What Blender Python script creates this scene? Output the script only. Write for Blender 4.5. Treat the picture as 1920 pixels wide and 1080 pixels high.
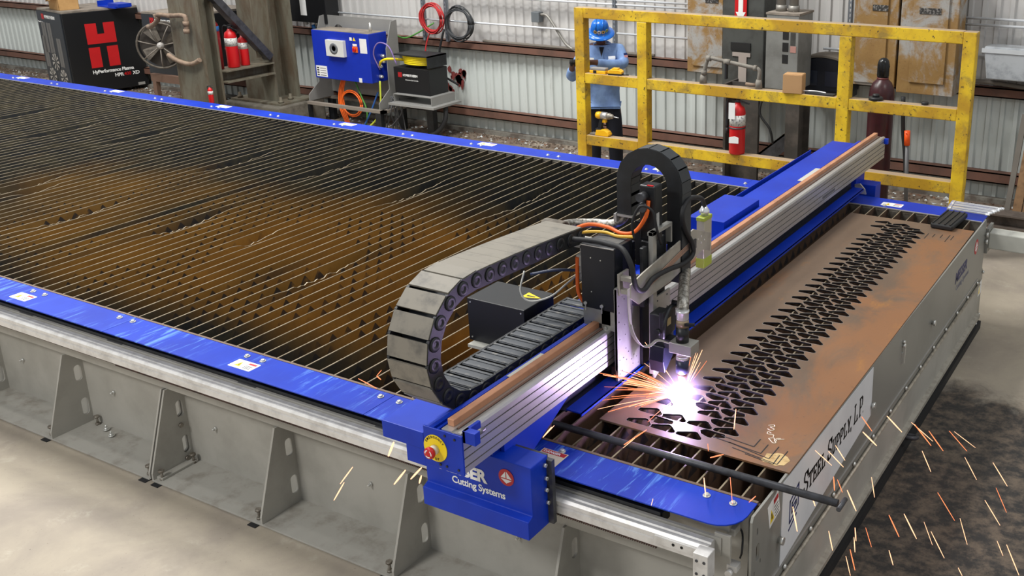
import bpy, bmesh, math, random
from mathutils import Vector, Matrix
for o in list(bpy.data.objects): bpy.data.objects.remove(o)
scene = bpy.context.scene
COL = scene.collection
R = math.radians
random.seed(7)

# ---------------------------------------------------------------- camera
H = 0.82                                   # height of the cutting bed
cam_d = bpy.data.cameras.new('camera'); cam = bpy.data.objects.new('camera', cam_d); COL.objects.link(cam)
cam_d.sensor_width = 36.0; cam_d.lens = 1917.0955/1920*36; cam_d.shift_x = -274.274/1920; cam_d.shift_y = -121.07/1920
cam_d.clip_start = 0.05; cam_d.clip_end = 200
yaw, pit, rol = -0.504789641, 0.322961881, -0.00410738
fw = Vector((math.sin(yaw)*math.cos(pit), math.cos(yaw)*math.cos(pit), -math.sin(pit)))
rt = Vector((math.cos(yaw), -math.sin(yaw), 0)); up = rt.cross(fw)
r2 = rt*math.cos(rol)+up*math.sin(rol); u2 = -rt*math.sin(rol)+up*math.cos(rol)
cam.matrix_world = Matrix(((r2.x, u2.x, -fw.x, 1.2475), (r2.y, u2.y, -fw.y, -2.9502), (r2.z, u2.z, -fw.z, 3.02), (0, 0, 0, 1)))
scene.camera = cam

# ---------------------------------------------------------------- light
w = bpy.data.worlds.new('hall_light'); scene.world = w; w.use_nodes = True
w.node_tree.nodes['Background'].inputs[0].default_value = (0.93, 0.97, 1.0, 1)
w.node_tree.nodes['Background'].inputs[1].default_value = 0.50
def high_bay(x, y, power, size=1.6, z=8.0, col=(1.0, 0.985, 0.95)):
    l = bpy.data.lights.new('high_bay_light', 'AREA'); l.shape = 'SQUARE'; l.size = size; l.energy = power; l.color = col
    o = bpy.data.objects.new('high_bay_light', l); COL.objects.link(o); o.location = (x, y, z)
    return o
high_bay(-7.2, 1.2, 560)
high_bay(-3.5, -6.0, 430, z=6.5)
high_bay(-12.0, 3.2, 440)
high_bay(-4.5, 3.4, 480)
high_bay(4.2, 1.5, 170)
vs = scene.view_settings
vs.view_transform = 'Standard'; vs.look = 'None'; vs.exposure = 0.0; vs.gamma = 1.0
vs.use_curve_mapping = False

# ---------------------------------------------------------------- materials
def lin(c):
    c = c.lstrip('#'); v = [int(c[i:i+2], 16)/255 for i in (0, 2, 4)]
    return tuple(x/12.92 if x <= 0.04045 else ((x+0.055)/1.055)**2.4 for x in v)+(1,)
MATS = {}
class NT:
    def __init__(s, m):
        s.t = m.node_tree; s.bsdf = s.t.nodes['Principled BSDF']
    def n(s, typ, **kw):
        nd = s.t.nodes.new(typ)
        for k, v in kw.items(): setattr(nd, k, v)
        return nd
    def l(s, a, b): s.t.links.new(a, b)
    def noise(s, scale, detail=4, rough=0.6, vec=None, dist=0):
        nd = s.n('ShaderNodeTexNoise'); nd.inputs['Scale'].default_value = scale; nd.inputs['Detail'].default_value = detail
        nd.inputs['Roughness'].default_value = rough; nd.inputs['Distortion'].default_value = dist
        if vec is not None: s.l(vec, nd.inputs['Vector'])
        return nd.outputs['Fac']
    def pos(s, scale=None):
        g = s.n('ShaderNodeNewGeometry').outputs['Position']
        if scale is None: return g
        m = s.n('ShaderNodeVectorMath', operation='MULTIPLY'); s.l(g, m.inputs[0]); m.inputs[1].default_value = scale
        return m.outputs[0]
    def ramp(s, fac, a, b, smooth=True):
        r = s.n('ShaderNodeMapRange'); r.interpolation_type = 'SMOOTHSTEP' if smooth else 'LINEAR'
        s.l(fac, r.inputs[0]); r.inputs[1].default_value = a; r.inputs[2].default_value = b
        return r.outputs[0]
    def math(s, op, a, b=None, clamp=False):
        m = s.n('ShaderNodeMath', operation=op); m.use_clamp = clamp
        for i, v in enumerate((a, b)):
            if v is None: continue
            if isinstance(v, (int, float)): m.inputs[i].default_value = v
            else: s.l(v, m.inputs[i])
        return m.outputs[0]
    def mix(s, fac, a, b):
        m = s.n('ShaderNodeMix', data_type='RGBA')
        if isinstance(fac, (int, float)): m.inputs[0].default_value = fac
        else: s.l(fac, m.inputs[0])
        for i, v in ((6, a), (7, b)):
            if isinstance(v, tuple): m.inputs[i].default_value = v
            else: s.l(v, m.inputs[i])
        return m.outputs[2]
    def color(s, c): s.l(c, s.bsdf.inputs['Base Color'])
    def bump(s, h, strength=0.3, dist=0.005):
        b = s.n('ShaderNodeBump'); b.inputs['Strength'].default_value = strength; b.inputs['Distance'].default_value = dist
        s.l(h, b.inputs['Height']); s.l(b.outputs[0], s.bsdf.inputs['Normal'])
def M(name, col, rough=0.5, metal=0.0, col2=None, scale=6.0, amt=(0.4, 0.7), bump=0.0, bscale=60.0, emit=None, estr=0, spec=None, alpha=None):
    if name in MATS: return MATS[name]
    m = bpy.data.materials.new(name); m.use_nodes = True; nt = NT(m); b = nt.bsdf
    c = lin(col); b.inputs['Base Color'].default_value = c
    b.inputs['Roughness'].default_value = rough; b.inputs['Metallic'].default_value = metal
    if spec is not None: b.inputs['Specular IOR Level'].default_value = spec
    if col2:
        f = nt.ramp(nt.noise(scale, 6, 0.65, nt.pos()), *amt)
        nt.color(nt.mix(f, c, lin(col2)))
    else:
        f = nt.noise(scale, 5, 0.6, nt.pos())
        h = tuple(min(1, x*1.12) for x in c[:3])+(1,); d = tuple(x*0.86 for x in c[:3])+(1,)
        nt.color(nt.mix(f, d, h))
    if bump: nt.bump(nt.noise(bscale, 4, 0.6, nt.pos()), bump, 0.004)
    if emit:
        b.inputs['Emission Color'].default_value = lin(emit); b.inputs['Emission Strength'].default_value = estr
    if alpha is not None: b.inputs['Alpha'].default_value = alpha
    MATS[name] = m
    return m
grey = M('machine_grey_paint', '#a8a59d', 0.5, 0, '#9a978f', 3.0)
grey_dusty = M('dusty_grey_paint', '#a29f97', 0.75, 0, '#857f75', 7.0, (0.45, 0.75), 0.1)
panel_grey = M('end_panel_grey', '#8f8e88', 0.38, 0.2, '#85847e', 1.5)
alu = M('aluminium', '#c4c2c0', 0.38, 0.7, '#b9b7b5', 2.0)
alu_white = M('bright_aluminium', '#dddbd8', 0.40, 0.25, '#c4c1bd', 12.0)
steel = M('worn_steel', '#9c968c', 0.5, 0.7, '#6f665b', 20.0)
chrome = M('chrome_steel', '#eceef2', 0.25, 0.6)
zinc = M('zinc_bolt', '#d8d8d4', 0.3, 0.7)
dark_steel = M('dark_steel', '#4c4d52', 0.45, 0.4, '#38383b', 15.0)
black = M('black_paint', '#14161a', 0.42, 0)
black_p = M('black_plastic', '#17191b', 0.5, 0, '#22252a', 14.0)
rubber = M('black_rubber', '#1b1b1d', 0.65)
white = M('white_label', '#e8e8e6', 0.5)
red = M('red_paint', '#c01218', 0.4)
red_dark = M('red_label', '#b8242c', 0.5)
yel = M('yellow_label', '#f2d21a', 0.5)
orange = M('orange_hose', '#f06a1e', 0.5)
copper = M('copper_bar', '#c48d6c', 0.5, 0.2, '#a8765a', 5.0)
ink = M('black_ink', '#141414', 0.6)
navy = M('navy_ink', '#1f2c66', 0.5)
silver_braid = M('silver_braid', '#c9c6bf', 0.35, 0.8, '#6e685e', 60.0, (0.35, 0.65), 0.5, 160)
brown_girt = M('red_oxide_primer', '#6b4a3d', 0.75, 0, '#584036', 5.0)
concrete_pier = M('pier_concrete', '#6f6a60', 0.9, 0, '#544f46', 8.0, (0.4, 0.7), 0.3, 40)

def blue_mat(name, scratch):
    m = bpy.data.materials.new(name); m.use_nodes = True; nt = NT(m)
    c = nt.mix(nt.ramp(nt.noise(2.5, 4, 0.6, nt.pos()), 0.3, 0.7), lin('#042ca0'), lin('#0836b2'))
    if scratch:
        # streaks rubbed across the cover, running with y
        f = nt.noise(1.0, 6, 0.7, nt.pos((26, 3.2, 1)), 0.6)
        g = nt.noise(1.6, 3, 0.5, nt.pos())
        k = nt.math('MULTIPLY', nt.ramp(f, 0.52, 0.66), nt.ramp(g, 0.38, 0.58))
        c = nt.mix(nt.math('MULTIPLY', k, 0.6), c, lin('#6fa4ec'))
        dirt = nt.ramp(nt.noise(14, 6, 0.7, nt.pos()), 0.62, 0.8)
        c = nt.mix(nt.math('MULTIPLY', dirt, 0.35), c, lin('#37374a'))
    nt.color(c); nt.bsdf.inputs['Roughness'].default_value = 0.42; nt.bsdf.inputs['Specular IOR Level'].default_value = 0.3
    nt.bump(nt.noise(220, 2, 0.5, nt.pos()), 0.12, 0.001)
    return m
blue = blue_mat('blue_paint', False); blue_worn = blue_mat('scratched_blue_paint', True)

def floor_mat():
    m = bpy.data.materials.new('concrete_floor'); m.use_nodes = True; nt = NT(m); P = nt.pos()
    c = nt.mix(nt.ramp(nt.noise(1.3, 8, 0.65, P, 0.4), 0.35, 0.68), lin('#a89d8c'), lin('#8f857a'))
    c = nt.mix(nt.ramp(nt.noise(5.0, 8, 0.7, P), 0.55, 0.8), c, lin('#b8b0a0'))
    # fine specks
    c = nt.mix(nt.math('MULTIPLY', nt.ramp(nt.noise(70, 3, 0.6, P), 0.66, 0.74), 0.6), c, lin('#5c5248'))
    # white spilt dust near the base
    c = nt.mix(nt.ramp(nt.noise(2.2, 8, 0.75, nt.pos((1, 1.6, 1))), 0.66, 0.78), c, lin('#cfcac0'))
    # slag dirt on the floor off the end of the table
    sx = nt.n('ShaderNodeSeparateXYZ'); nt.l(P, sx.inputs[0])
    fx = nt.math('MULTIPLY', nt.ramp(sx.outputs[0], -0.3, 0.15), nt.ramp(sx.outputs[0], 2.6, 1.2))
    fy = nt.math('MULTIPLY', nt.ramp(sx.outputs[1], -1.2, 0.3), nt.ramp(sx.outputs[1], 3.5, 2.55))
    f = nt.math('MULTIPLY', fx, fy)
    n1 = nt.noise(2.6, 9, 0.72, P, 0.5)
    f = nt.ramp(nt.math('ADD', nt.math('MULTIPLY', f, 0.62), nt.math('MULTIPLY', n1, 0.75)), 0.62, 0.86)
    c = nt.mix(f, c, nt.mix(nt.ramp(nt.noise(9, 8, 0.75, P), 0.4, 0.65), lin('#2c2a29'), lin('#695c4f')))
    # dirt drift along the back wall
    d = nt.math('MULTIPLY', nt.ramp(sx.outputs[1], 5.9, 6.9), nt.ramp(nt.noise(3.5, 8, 0.7, P), 0.3, 0.55))
    c = nt.mix(nt.math('MULTIPLY', d, 0.85), c, lin('#5b4a3e'))
    nt.color(c); nt.bsdf.inputs['Roughness'].default_value = 0.7
    nt.bump(nt.noise(18, 8, 0.7, P), 0.15, 0.01)
    return m
def slat_mat():
    m = bpy.data.materials.new('rusty_slat'); m.use_nodes = True; nt = NT(m); P = nt.pos()
    sx = nt.n('ShaderNodeSeparateXYZ'); nt.l(P, sx.inputs[0]); X, Y, Z = sx.outputs
    n = nt.noise(0.55, 5, 0.6, nt.pos((1.0, 0.75, 0.2)), 0.3)
    # ochre residue over the part of the bed that is cut on most, grey-black scale elsewhere
    band = nt.math('MULTIPLY', nt.math('MULTIPLY', nt.ramp(Y, 3.2, 1.5), nt.ramp(X, -0.9, -1.3)), nt.math('MULTIPLY', nt.ramp(X, -8.5, -4.4), nt.ramp(Y, -0.1, 0.75)))
    f = nt.ramp(nt.math('ADD', nt.math('MULTIPLY', band, 0.55), n), 0.58, 1.05)
    ochre = nt.mix(nt.ramp(nt.noise(3.0, 6, 0.7, P), 0.3, 0.7), lin('#8b652b'), lin('#a57a36'))
    dark = nt.mix(nt.ramp(nt.noise(4.0, 6, 0.7, P), 0.35, 0.7), lin('#2a2c2e'), lin('#4d4838'))
    row = nt.math('FLOOR', nt.math('DIVIDE', nt.math('ADD', X, 0.044), 0.0957))
    wn = nt.n('ShaderNodeTexWhiteNoise'); wn.noise_dimensions = '1D'; nt.l(row, wn.inputs['W'])
    f = nt.math('MULTIPLY', f, nt.ramp(nt.math('ADD', wn.outputs['Value'], nt.noise(0.8, 3, 0.5, P)), 0.42, 0.75))
    c = nt.mix(f, dark, ochre)
    c = nt.mix(nt.math('MULTIPLY', nt.ramp(X, -1.35, -0.9), 0.75), c, lin('#6b5140'))
    # rows of scorched wedges left by earlier cuts
    fr = nt.math('FRACT', nt.math('MULTIPLY', Y, 9.5)); tri = nt.math('ABSOLUTE', nt.math('SUBTRACT', fr, 0.5))
    depth = nt.math('SUBTRACT', H-0.015, Z)
    edge = nt.math('MULTIPLY', depth, 7.0)
    t = nt.math('LESS_THAN', tri, edge)
    t = nt.math('MULTIPLY', t, nt.math('LESS_THAN', depth, 0.062)); t = nt.math('MULTIPLY', t, nt.math('GREATER_THAN', depth, 0.004))
    reg = nt.ramp(nt.noise(0.9, 3, 0.5, nt.pos((1.6, 1, 0.1))), 0.48, 0.53)
    t = nt.math('MULTIPLY', nt.math('MULTIPLY', t, reg), nt.ramp(nt.noise(14, 2, 0.5, P), 0.3, 0.5))
    c = nt.mix(nt.math('MULTIPLY', t, 0.9), c, lin('#2b2b30'))
    nt.color(c); nt.bsdf.inputs['Roughness'].default_value = 0.62; nt.bsdf.inputs['Metallic'].default_value = 0.25
    nt.bump(nt.noise(40, 6, 0.7, P), 0.3, 0.004)
    return m
def slat_edge_mat():
    m = bpy.data.materials.new('slat_worn_edge'); m.use_nodes = True; nt = NT(m)
    c = nt.mix(nt.ramp(nt.noise(6, 6, 0.7, nt.pos()), 0.35, 0.7), lin('#978a74'), lin('#665944'))
    nt.color(c); nt.bsdf.inputs['Roughness'].default_value = 0.45; nt.bsdf.inputs['Metallic'].default_value = 0.3
    return m
def plate_mat():
    m = bpy.data.materials.new('mill_scale_plate'); m.use_nodes = True; nt = NT(m); P = nt.pos()
    c = nt.mix(nt.ramp(nt.noise(1.6, 7, 0.65, nt.pos((1, 0.5, 1)), 0.3), 0.35, 0.7), lin('#75604e'), lin('#635142'))
    sx = nt.n('ShaderNodeSeparateXYZ'); nt.l(P, sx.inputs[0])
    # orange rust, mostly towards the free edge of the sheet
    e = nt.ramp(sx.outputs[0], -0.5, -0.05)
    f = nt.ramp(nt.math('ADD', nt.math('MULTIPLY', e, 0.2), nt.noise(2.1, 8, 0.7, nt.pos((1.6, 0.8, 1)), 0.5)), 0.5, 0.75)
    c = nt.mix(nt.math('MULTIPLY', f, 0.7), c, lin('#93623a'))
    c = nt.mix(nt.math('MULTIPLY', nt.ramp(nt.noise(1.9, 6, 0.7, nt.pos((2.2, 0.9, 1))), 0.58, 0.72), 0.6), c, lin('#a87333'))
    c = nt.mix(nt.math('MULTIPLY', nt.ramp(nt.noise(45, 4, 0.6, P), 0.62, 0.75), 0.45), c, lin('#4d4038'))
    nt.color(c); nt.bsdf.inputs['Roughness'].default_value = 0.5; nt.bsdf.inputs['Metallic'].default_value = 0.2
    nt.bump(nt.noise(60, 6, 0.7, P), 0.12, 0.002)
    return m
def yellow_rail_mat():
    m = bpy.data.materials.new('chipped_yellow_paint'); m.use_nodes = True; nt = NT(m); P = nt.pos()
    c = nt.mix(nt.ramp(nt.noise(2.4, 5, 0.6, P), 0.4, 0.62), lin('#b98f1e'), lin('#e2bd22'))
    c = nt.mix(nt.math('MULTIPLY', nt.ramp(nt.noise(6, 7, 0.7, P, 0.6), 0.48, 0.7), 0.75), c, lin('#86703a'))
    c = nt.mix(nt.ramp(nt.noise(34, 5, 0.7, P), 0.60, 0.66), c, lin('#4a3a24'))
    g = nt.n('ShaderNodeNewGeometry'); s2 = nt.n('ShaderNodeSeparateXYZ'); nt.l(g.outputs['Normal'], s2.inputs[0])
    dust = nt.ramp(s2.outputs[2], 0.6, 0.9)          # settled dust on the upward faces
    c = nt.mix(nt.math('MULTIPLY', dust, 0.9), c, lin('#9c8a78'))
    nt.color(c); nt.bsdf.inputs['Roughness'].default_value = 0.6
    nt.bump(nt.noise(40, 5, 0.7, P), 0.2, 0.003)
    return m
def rust_cab_mat():
    m = bpy.data.materials.new('rust_stained_enclosure'); m.use_nodes = True; nt = NT(m); P = nt.pos()
    f = nt.ramp(nt.noise(2.6, 8, 0.7, P, 0.6), 0.40, 0.56)
    c = nt.mix(f, lin('#9d9b97'), nt.mix(nt.noise(9, 6, 0.7, P), lin('#7c5a31'), lin('#9c7d49')))
    c = nt.mix(nt.math('MULTIPLY', nt.ramp(nt.noise(60, 4, 0.6, P), 0.6, 0.72), 0.6), c, lin('#5e3d1d'))
    nt.color(c); nt.bsdf.inputs['Roughness'].default_value = 0.65
    return m
def column_mat():
    m = bpy.data.materials.new('weathered_column_steel'); m.use_nodes = True; nt = NT(m)
    c = nt.mix(nt.ramp(nt.noise(2.0, 8, 0.7, nt.pos((3, 3, 0.8)), 0.5), 0.35, 0.68), lin('#6d6a5c'), lin('#574a3a'))
    nt.color(c); nt.bsdf.inputs['Roughness'].default_value = 0.75
    nt.bump(nt.noise(25, 6, 0.7, nt.pos()), 0.25, 0.004)
    return m
def wall_mat(name, a, b, stain):
    m = bpy.data.materials.new(name); m.use_nodes = True; nt = NT(m)
    c = nt.mix(nt.noise(1.2, 6, 0.6, nt.pos((1, 1, 0.35))), lin(a), lin(b))
    c = nt.mix(nt.math('MULTIPLY', nt.ramp(nt.noise(2.4, 8, 0.75, nt.pos((3, 1, 0.7))), 0.55, 0.78), stain), c, lin('#6d675e'))
    nt.color(c); nt.bsdf.inputs['Roughness'].default_value = 0.55
    return m
m_floor, m_slat, m_edge, m_plate, m_yel, m_rust, m_col = floor_mat(), slat_mat(), slat_edge_mat(), plate_mat(), yellow_rail_mat(), rust_cab_mat(), column_mat()
m_wall_up = wall_mat('upper_wall_sheet', '#b9b7b5', '#cac8c5', 0.35)
m_wall_lo = wall_mat('lower_wall_sheet', '#b6bcb9', '#c9cfcc', 0.4)

# ---------------------------------------------------------------- mesh helpers
class MB:
    def __init__(s): s.v = []; s.f = []; s.mi = []; s.sm = []
    def add(s, vs, fs, mi=0, smooth=False):
        k = len(s.v); s.v += [tuple(v) for v in vs]
        for f in fs: s.f.append(tuple(k+i for i in f)); s.mi.append(mi); s.sm.append(smooth)
        return s
    def box(s, a, b, mi=0):
        (x0, y0, z0), (x1, y1, z1) = [tuple(min(p, q) for p, q in zip(a, b)), tuple(max(p, q) for p, q in zip(a, b))]
        v = [(x0,y0,z0),(x1,y0,z0),(x1,y1,z0),(x0,y1,z0),(x0,y0,z1),(x1,y0,z1),(x1,y1,z1),(x0,y1,z1)]
        return s.add(v, [(3,2,1,0),(4,5,6,7),(0,1,5,4),(1,2,6,5),(2,3,7,6),(3,0,4,7)], mi)
    def cbox(s, c, d, mi=0):
        return s.box(tuple(c[i]-d[i]/2 for i in range(3)), tuple(c[i]+d[i]/2 for i in range(3)), mi)
    def prism(s, poly, axis, a, b, mi=0):
        """poly: 2-d outline; axis 'x' -> (y,z), 'y' -> (x,z), 'z' -> (x,y)"""
        ar = sum(poly[i][0]*poly[(i+1) % len(poly)][1]-poly[(i+1) % len(poly)][0]*poly[i][1] for i in range(len(poly)))
        if ar < 0: poly = poly[::-1]
        def p3(q, t):
            return (t, q[0], q[1]) if axis == 'x' else ((q[0], t, q[1]) if axis == 'y' else (q[0], q[1], t))
        a, b = min(a, b), max(a, b); n = len(poly)
        v = [p3(q, a) for q in poly]+[p3(q, b) for q in poly]
        fs = [tuple(range(n-1, -1, -1)), tuple(range(n, 2*n))]+[(i, (i+1) % n, n+(i+1) % n, n+i) for i in range(n)]
        if axis == 'y': fs = [f[::-1] for f in fs]
        return s.add(v, fs, mi)
    def bar(s, p, q, wd, ht, upv=(0, 0, 1), mi=0):
        p, q = Vector(p), Vector(q); d = (q-p).normalized(); u = Vector(upv)
        if abs(d.dot(u)) > 0.98: u = Vector((1, 0, 0))
        sx = d.cross(u).normalized()*wd/2; sz = sx.cross(d).normalized()*ht/2
        v = [p-sx-sz, p+sx-sz, p+sx+sz, p-sx+sz, q-sx-sz, q+sx-sz, q+sx+sz, q-sx+sz]
        return s.add(v, [(0,1,2,3),(7,6,5,4),(0,4,5,1),(1,5,6,2),(2,6,7,3),(3,7,4,0)], mi)
    def tube(s, path, r, n=8, mi=0, caps=True):
        P = [Vector(p) for p in path]; k = len(s.v); m = len(P)
        rr = r if isinstance(r, (list, tuple)) else [r]*m
        t0 = (P[1]-P[0]).normalized(); u = Vector((0, 0, 1)) if abs(t0.z) < 0.9 else Vector((1, 0, 0))
        nrm = t0.cross(u).normalized()
        vs = []
        for i in range(m):
            t = (P[min(i+1, m-1)]-P[max(i-1, 0)])
            t = t.normalized() if t.length > 1e-9 else t0
            nrm = (nrm-t*nrm.dot(t)).normalized(); b = t.cross(nrm)
            for j in range(n):
                a = 2*math.pi*j/n; vs.append(P[i]+(nrm*math.cos(a)+b*math.sin(a))*rr[i])
        fs = [(i*n+j, i*n+(j+1) % n, (i+1)*n+(j+1) % n, (i+1)*n+j) for i in range(m-1) for j in range(n)]
        s.add(vs, fs, mi, True)
        if caps:
            s.f += [tuple(k+j for j in range(n-1, -1, -1)), tuple(k+(m-1)*n+j for j in range(n))]; s.mi += [mi, mi]; s.sm += [False, False]
        return s
    def cyl(s, p, q, r, n=14, mi=0): return s.tube([p, q], r, n, mi)
    def lathe(s, prof, c=(0, 0, 0), n=20, mi=0, axis='z'):
        vs = []
        for (r, h) in prof:
            for j in range(n):
                a = 2*math.pi*j/n; x, y = r*math.cos(a), r*math.sin(a)
                v = (x, y, h) if axis == 'z' else ((h, x, y) if axis == 'x' else (y, h, x))
                vs.append((v[0]+c[0], v[1]+c[1], v[2]+c[2]))
        m = len(prof)
        fs = [(i*n+j, i*n+(j+1) % n, (i+1)*n+(j+1) % n, (i+1)*n+j) for i in range(m-1) for j in range(n)]
        k = len(s.v); s.add(vs, fs, mi, True)
        s.f += [tuple(k+j for j in range(n-1, -1, -1)), tuple(k+(m-1)*n+j for j in range(n))]; s.mi += [mi, mi]; s.sm += [False, False]
        return s
    def sphere(s, c, r, n=14, m=8, mi=0, sc=(1, 1, 1)):
        vs = [(c[0], c[1], c[2]-r*sc[2])]
        for i in range(1, m):
            t = math.pi*i/m-math.pi/2
            for j in range(n):
                a = 2*math.pi*j/n
                vs.append((c[0]+r*sc[0]*math.cos(t)*math.cos(a), c[1]+r*sc[1]*math.cos(t)*math.sin(a), c[2]+r*sc[2]*math.sin(t)))
        vs.append((c[0], c[1], c[2]+r*sc[2])); L = len(vs)-1
        fs = [(0, 1+(j+1) % n, 1+j) for j in range(n)]
        fs += [(1+i*n+j, 1+i*n+(j+1) % n, 1+(i+1)*n+(j+1) % n, 1+(i+1)*n+j) for i in range(m-2) for j in range(n)]
        fs += [(L, 1+(m-2)*n+j, 1+(m-2)*n+(j+1) % n) for j in range(n)]
        return s.add(vs, fs, mi, True)
    def xf(s, mat):
        s.v = [tuple(mat @ Vector(v)) for v in s.v]; return s
    def mesh(s, name, mats):
        me = bpy.data.meshes.new(name); me.from_pydata(s.v, [], s.f)
        for m in (mats if isinstance(mats, (list, tuple)) else [mats]): me.materials.append(m)
        me.polygons.foreach_set('material_index', s.mi); me.polygons.foreach_set('use_smooth', s.sm)
        me.update(); return me
    def build(s, name, mats, parent=None, label=None, bevel=0, kind=None, loc=None):
        o = bpy.data.objects.new(name, s.mesh(name, mats)); COL.objects.link(o)
        if parent is not None: o.parent = parent
        if loc is not None: o.location = loc
        if label: o['label'] = label
        if kind: o['kind'] = kind
        if bevel:
            b = o.modifiers.new('bevel', 'BEVEL'); b.width = bevel; b.segments = 2; b.limit_method = 'ANGLE'; b.angle_limit = R(40)
        return o
def tag(o, label, cat, group=None):
    o['label'] = label; o['category'] = cat
    if group: o['group'] = group
    return o
def thing(name, label, cat, loc=(0, 0, 0), rz=0, group=None):
    o = bpy.data.objects.new(name, None); COL.objects.link(o); o.location = loc; o.rotation_euler = (0, 0, rz); o.empty_display_size = 0.1
    return tag(o, label, cat, group)
def struct(o): o['kind'] = 'structure'; return o
def inst(src, name, parent=None, loc=(0, 0, 0), rot=(0, 0, 0), scale=None):
    o = bpy.data.objects.new(name, src if isinstance(src, bpy.types.Mesh) else src.data); COL.objects.link(o)
    if parent is not None: o.parent = parent
    o.location = loc; o.rotation_euler = rot
    if scale: o.scale = scale
    return o
def smooth(pts, k=6):
    P = [Vector(p) for p in pts]; out = []
    P = [P[0]*2-P[1]]+P+[P[-1]*2-P[-2]]
    for i in range(1, len(P)-2):
        for j in range(k):
            t = j/k; a, b, c, d = P[i-1:i+3]
            out.append(0.5*((2*b)+(c-a)*t+(2*a-5*b+4*c-d)*t*t+(3*b-a-3*c+d)*t**3))
    out.append(P[-2]); return out
def text_mesh(s, size, depth=0.001, bold=0.0, shear=0.0, align='LEFT', spacing=1.0):
    cu = bpy.data.curves.new('lettering', 'FONT'); cu.body = s; cu.size = size; cu.extrude = depth; cu.offset = bold; cu.shear = shear
    cu.align_x = align; cu.space_character = spacing; cu.resolution_u = 3
    o = bpy.data.objects.new('lettering', cu); COL.objects.link(o)
    bpy.context.view_layer.update()
    me = bpy.data.meshes.new_from_object(o.evaluated_get(bpy.context.evaluated_depsgraph_get()))
    bpy.data.objects.remove(o); bpy.data.curves.remove(cu)
    return me
def frame(o, u, v): # matrix placing local x along u, local y along v
    u = Vector(u).normalized(); n = u.cross(Vector(v)).normalized(); v = n.cross(u)
    return Matrix(((u.x, v.x, n.x, o[0]), (u.y, v.y, n.y, o[1]), (u.z, v.z, n.z, o[2]), (0, 0, 0, 1)))
def text(s, size, o, u, v, mat, parent, name='lettering', label=None, **kw):
    me = text_mesh(s, size, **kw); me.transform(frame(o, u, v)); me.materials.clear(); me.materials.append(mat); me.name = name
    ob = bpy.data.objects.new(name, me); COL.objects.link(ob); ob.parent = parent
    if label: ob['label'] = label
    return ob
def poly_flat(mb, pts, o, u, v, th=0.001, mi=0):
    F = frame(o, u, v); k = MB().prism(pts, 'z', 0, th); k.xf(F)
    return mb.add(k.v, k.f, mi)
def rounded(w, h, r, n=4):
    out = []
    for cx, cy, a0 in ((w/2-r, h/2-r, 0), (-w/2+r, h/2-r, 90), (-w/2+r, -h/2+r, 180), (w/2-r, -h/2+r, 270)):
        for i in range(n+1):
            a = R(a0+90*i/n); out.append((cx+r*math.cos(a), cy+r*math.sin(a)))
    return out
def circle(r, n=20, c=(0, 0)): return [(c[0]+r*math.cos(2*math.pi*i/n), c[1]+r*math.sin(2*math.pi*i/n)) for i in range(n)]

def fill_plate(outer, holes, z0, z1):
    """solid sheet with holes, in x-y"""
    bm = bmesh.new(); loops = []
    for L in [outer]+holes:
        vs = [bm.verts.new((p[0], p[1], z1)) for p in L]; loops.append(vs)
        for i in range(len(vs)): bm.edges.new((vs[i], vs[(i+1) % len(vs)]))
    bmesh.ops.triangle_fill(bm, use_beauty=True, use_dissolve=False, edges=bm.edges[:], normal=(0, 0, 1))
    for f in bm.faces:
        if f.normal.z < 0: f.normal_flip()
    top = bm.faces[:]
    vmap = {}
    for L in loops:
        for v in L: vmap[v] = bm.verts.new((v.co.x, v.co.y, z0))
    for f in top: bm.faces.new([vmap[v] for v in reversed(f.verts)])
    for L in loops:
        for i in range(len(L)):
            a, b = L[i], L[(i+1) % len(L)]
            try: bm.faces.new((a, vmap[a], vmap[b], b))
            except ValueError: pass
    bmesh.ops.recalc_face_normals(bm, faces=bm.faces[:])
    mb = MB(); bm.verts.index_update()
    mb.add([v.co[:] for v in bm.verts], [tuple(v.index for v in f.verts) for f in bm.faces]); bm.free()
    return mb
# ================================================================ the hall
WY = 7.13
def slab(name, x0, y0, x1, y1):
    return MB().box((x0, y0, -0.15), (x1, y1, 0)).build(name, m_floor)
struct(slab('floor', -24, -12, 12, WY+0.5))
def sheet_profile(pitch=0.128):
    # trapezoid rib over one pitch: list of (x, depth towards the room)
    return [(0, 0), (0.056, 0), (0.068, 0.022), (0.104, 0.022), (0.116, 0)]
def wall_sheet(z0, z1, n=7, pitch=0.128):
    pr = []
    for i in range(n): pr += [(i*pitch+a, d) for a, d in sheet_profile()]
    pr.append((n*pitch, 0)); mb = MB(); k = len(pr)
    vs = [(x, -d, z0) for x, d in pr]+[(x, -d, z1) for x, d in pr]+[(x, 0.004-d, z0) for x, d in pr]+[(x, 0.004-d, z1) for x, d in pr]
    fs = [(i, i+1, k+i+1, k+i) for i in range(k-1)]+[(2*k+i+1, 2*k+i, 3*k+i, 3*k+i+1) for i in range(k-1)]
    return mb.add(vs, fs).mesh('wall_sheet', [m_wall_lo if z0 < 1 else m_wall_up])
wall = MB().box((-24, WY+0.02, 0), (6, WY+0.12, 4.2)).build('wall_back', m_wall_lo); struct(wall)
lo, hi = wall_sheet(0.02, 1.12), wall_sheet(1.12, 4.2)
sw = 7*0.128
for i in range(28):
    x = -22.5+i*sw
    inst(lo, 'wall_sheet', wall, (x, WY, 0)); inst(hi, 'wall_sheet', wall, (x, WY-0.012, 0))
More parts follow.
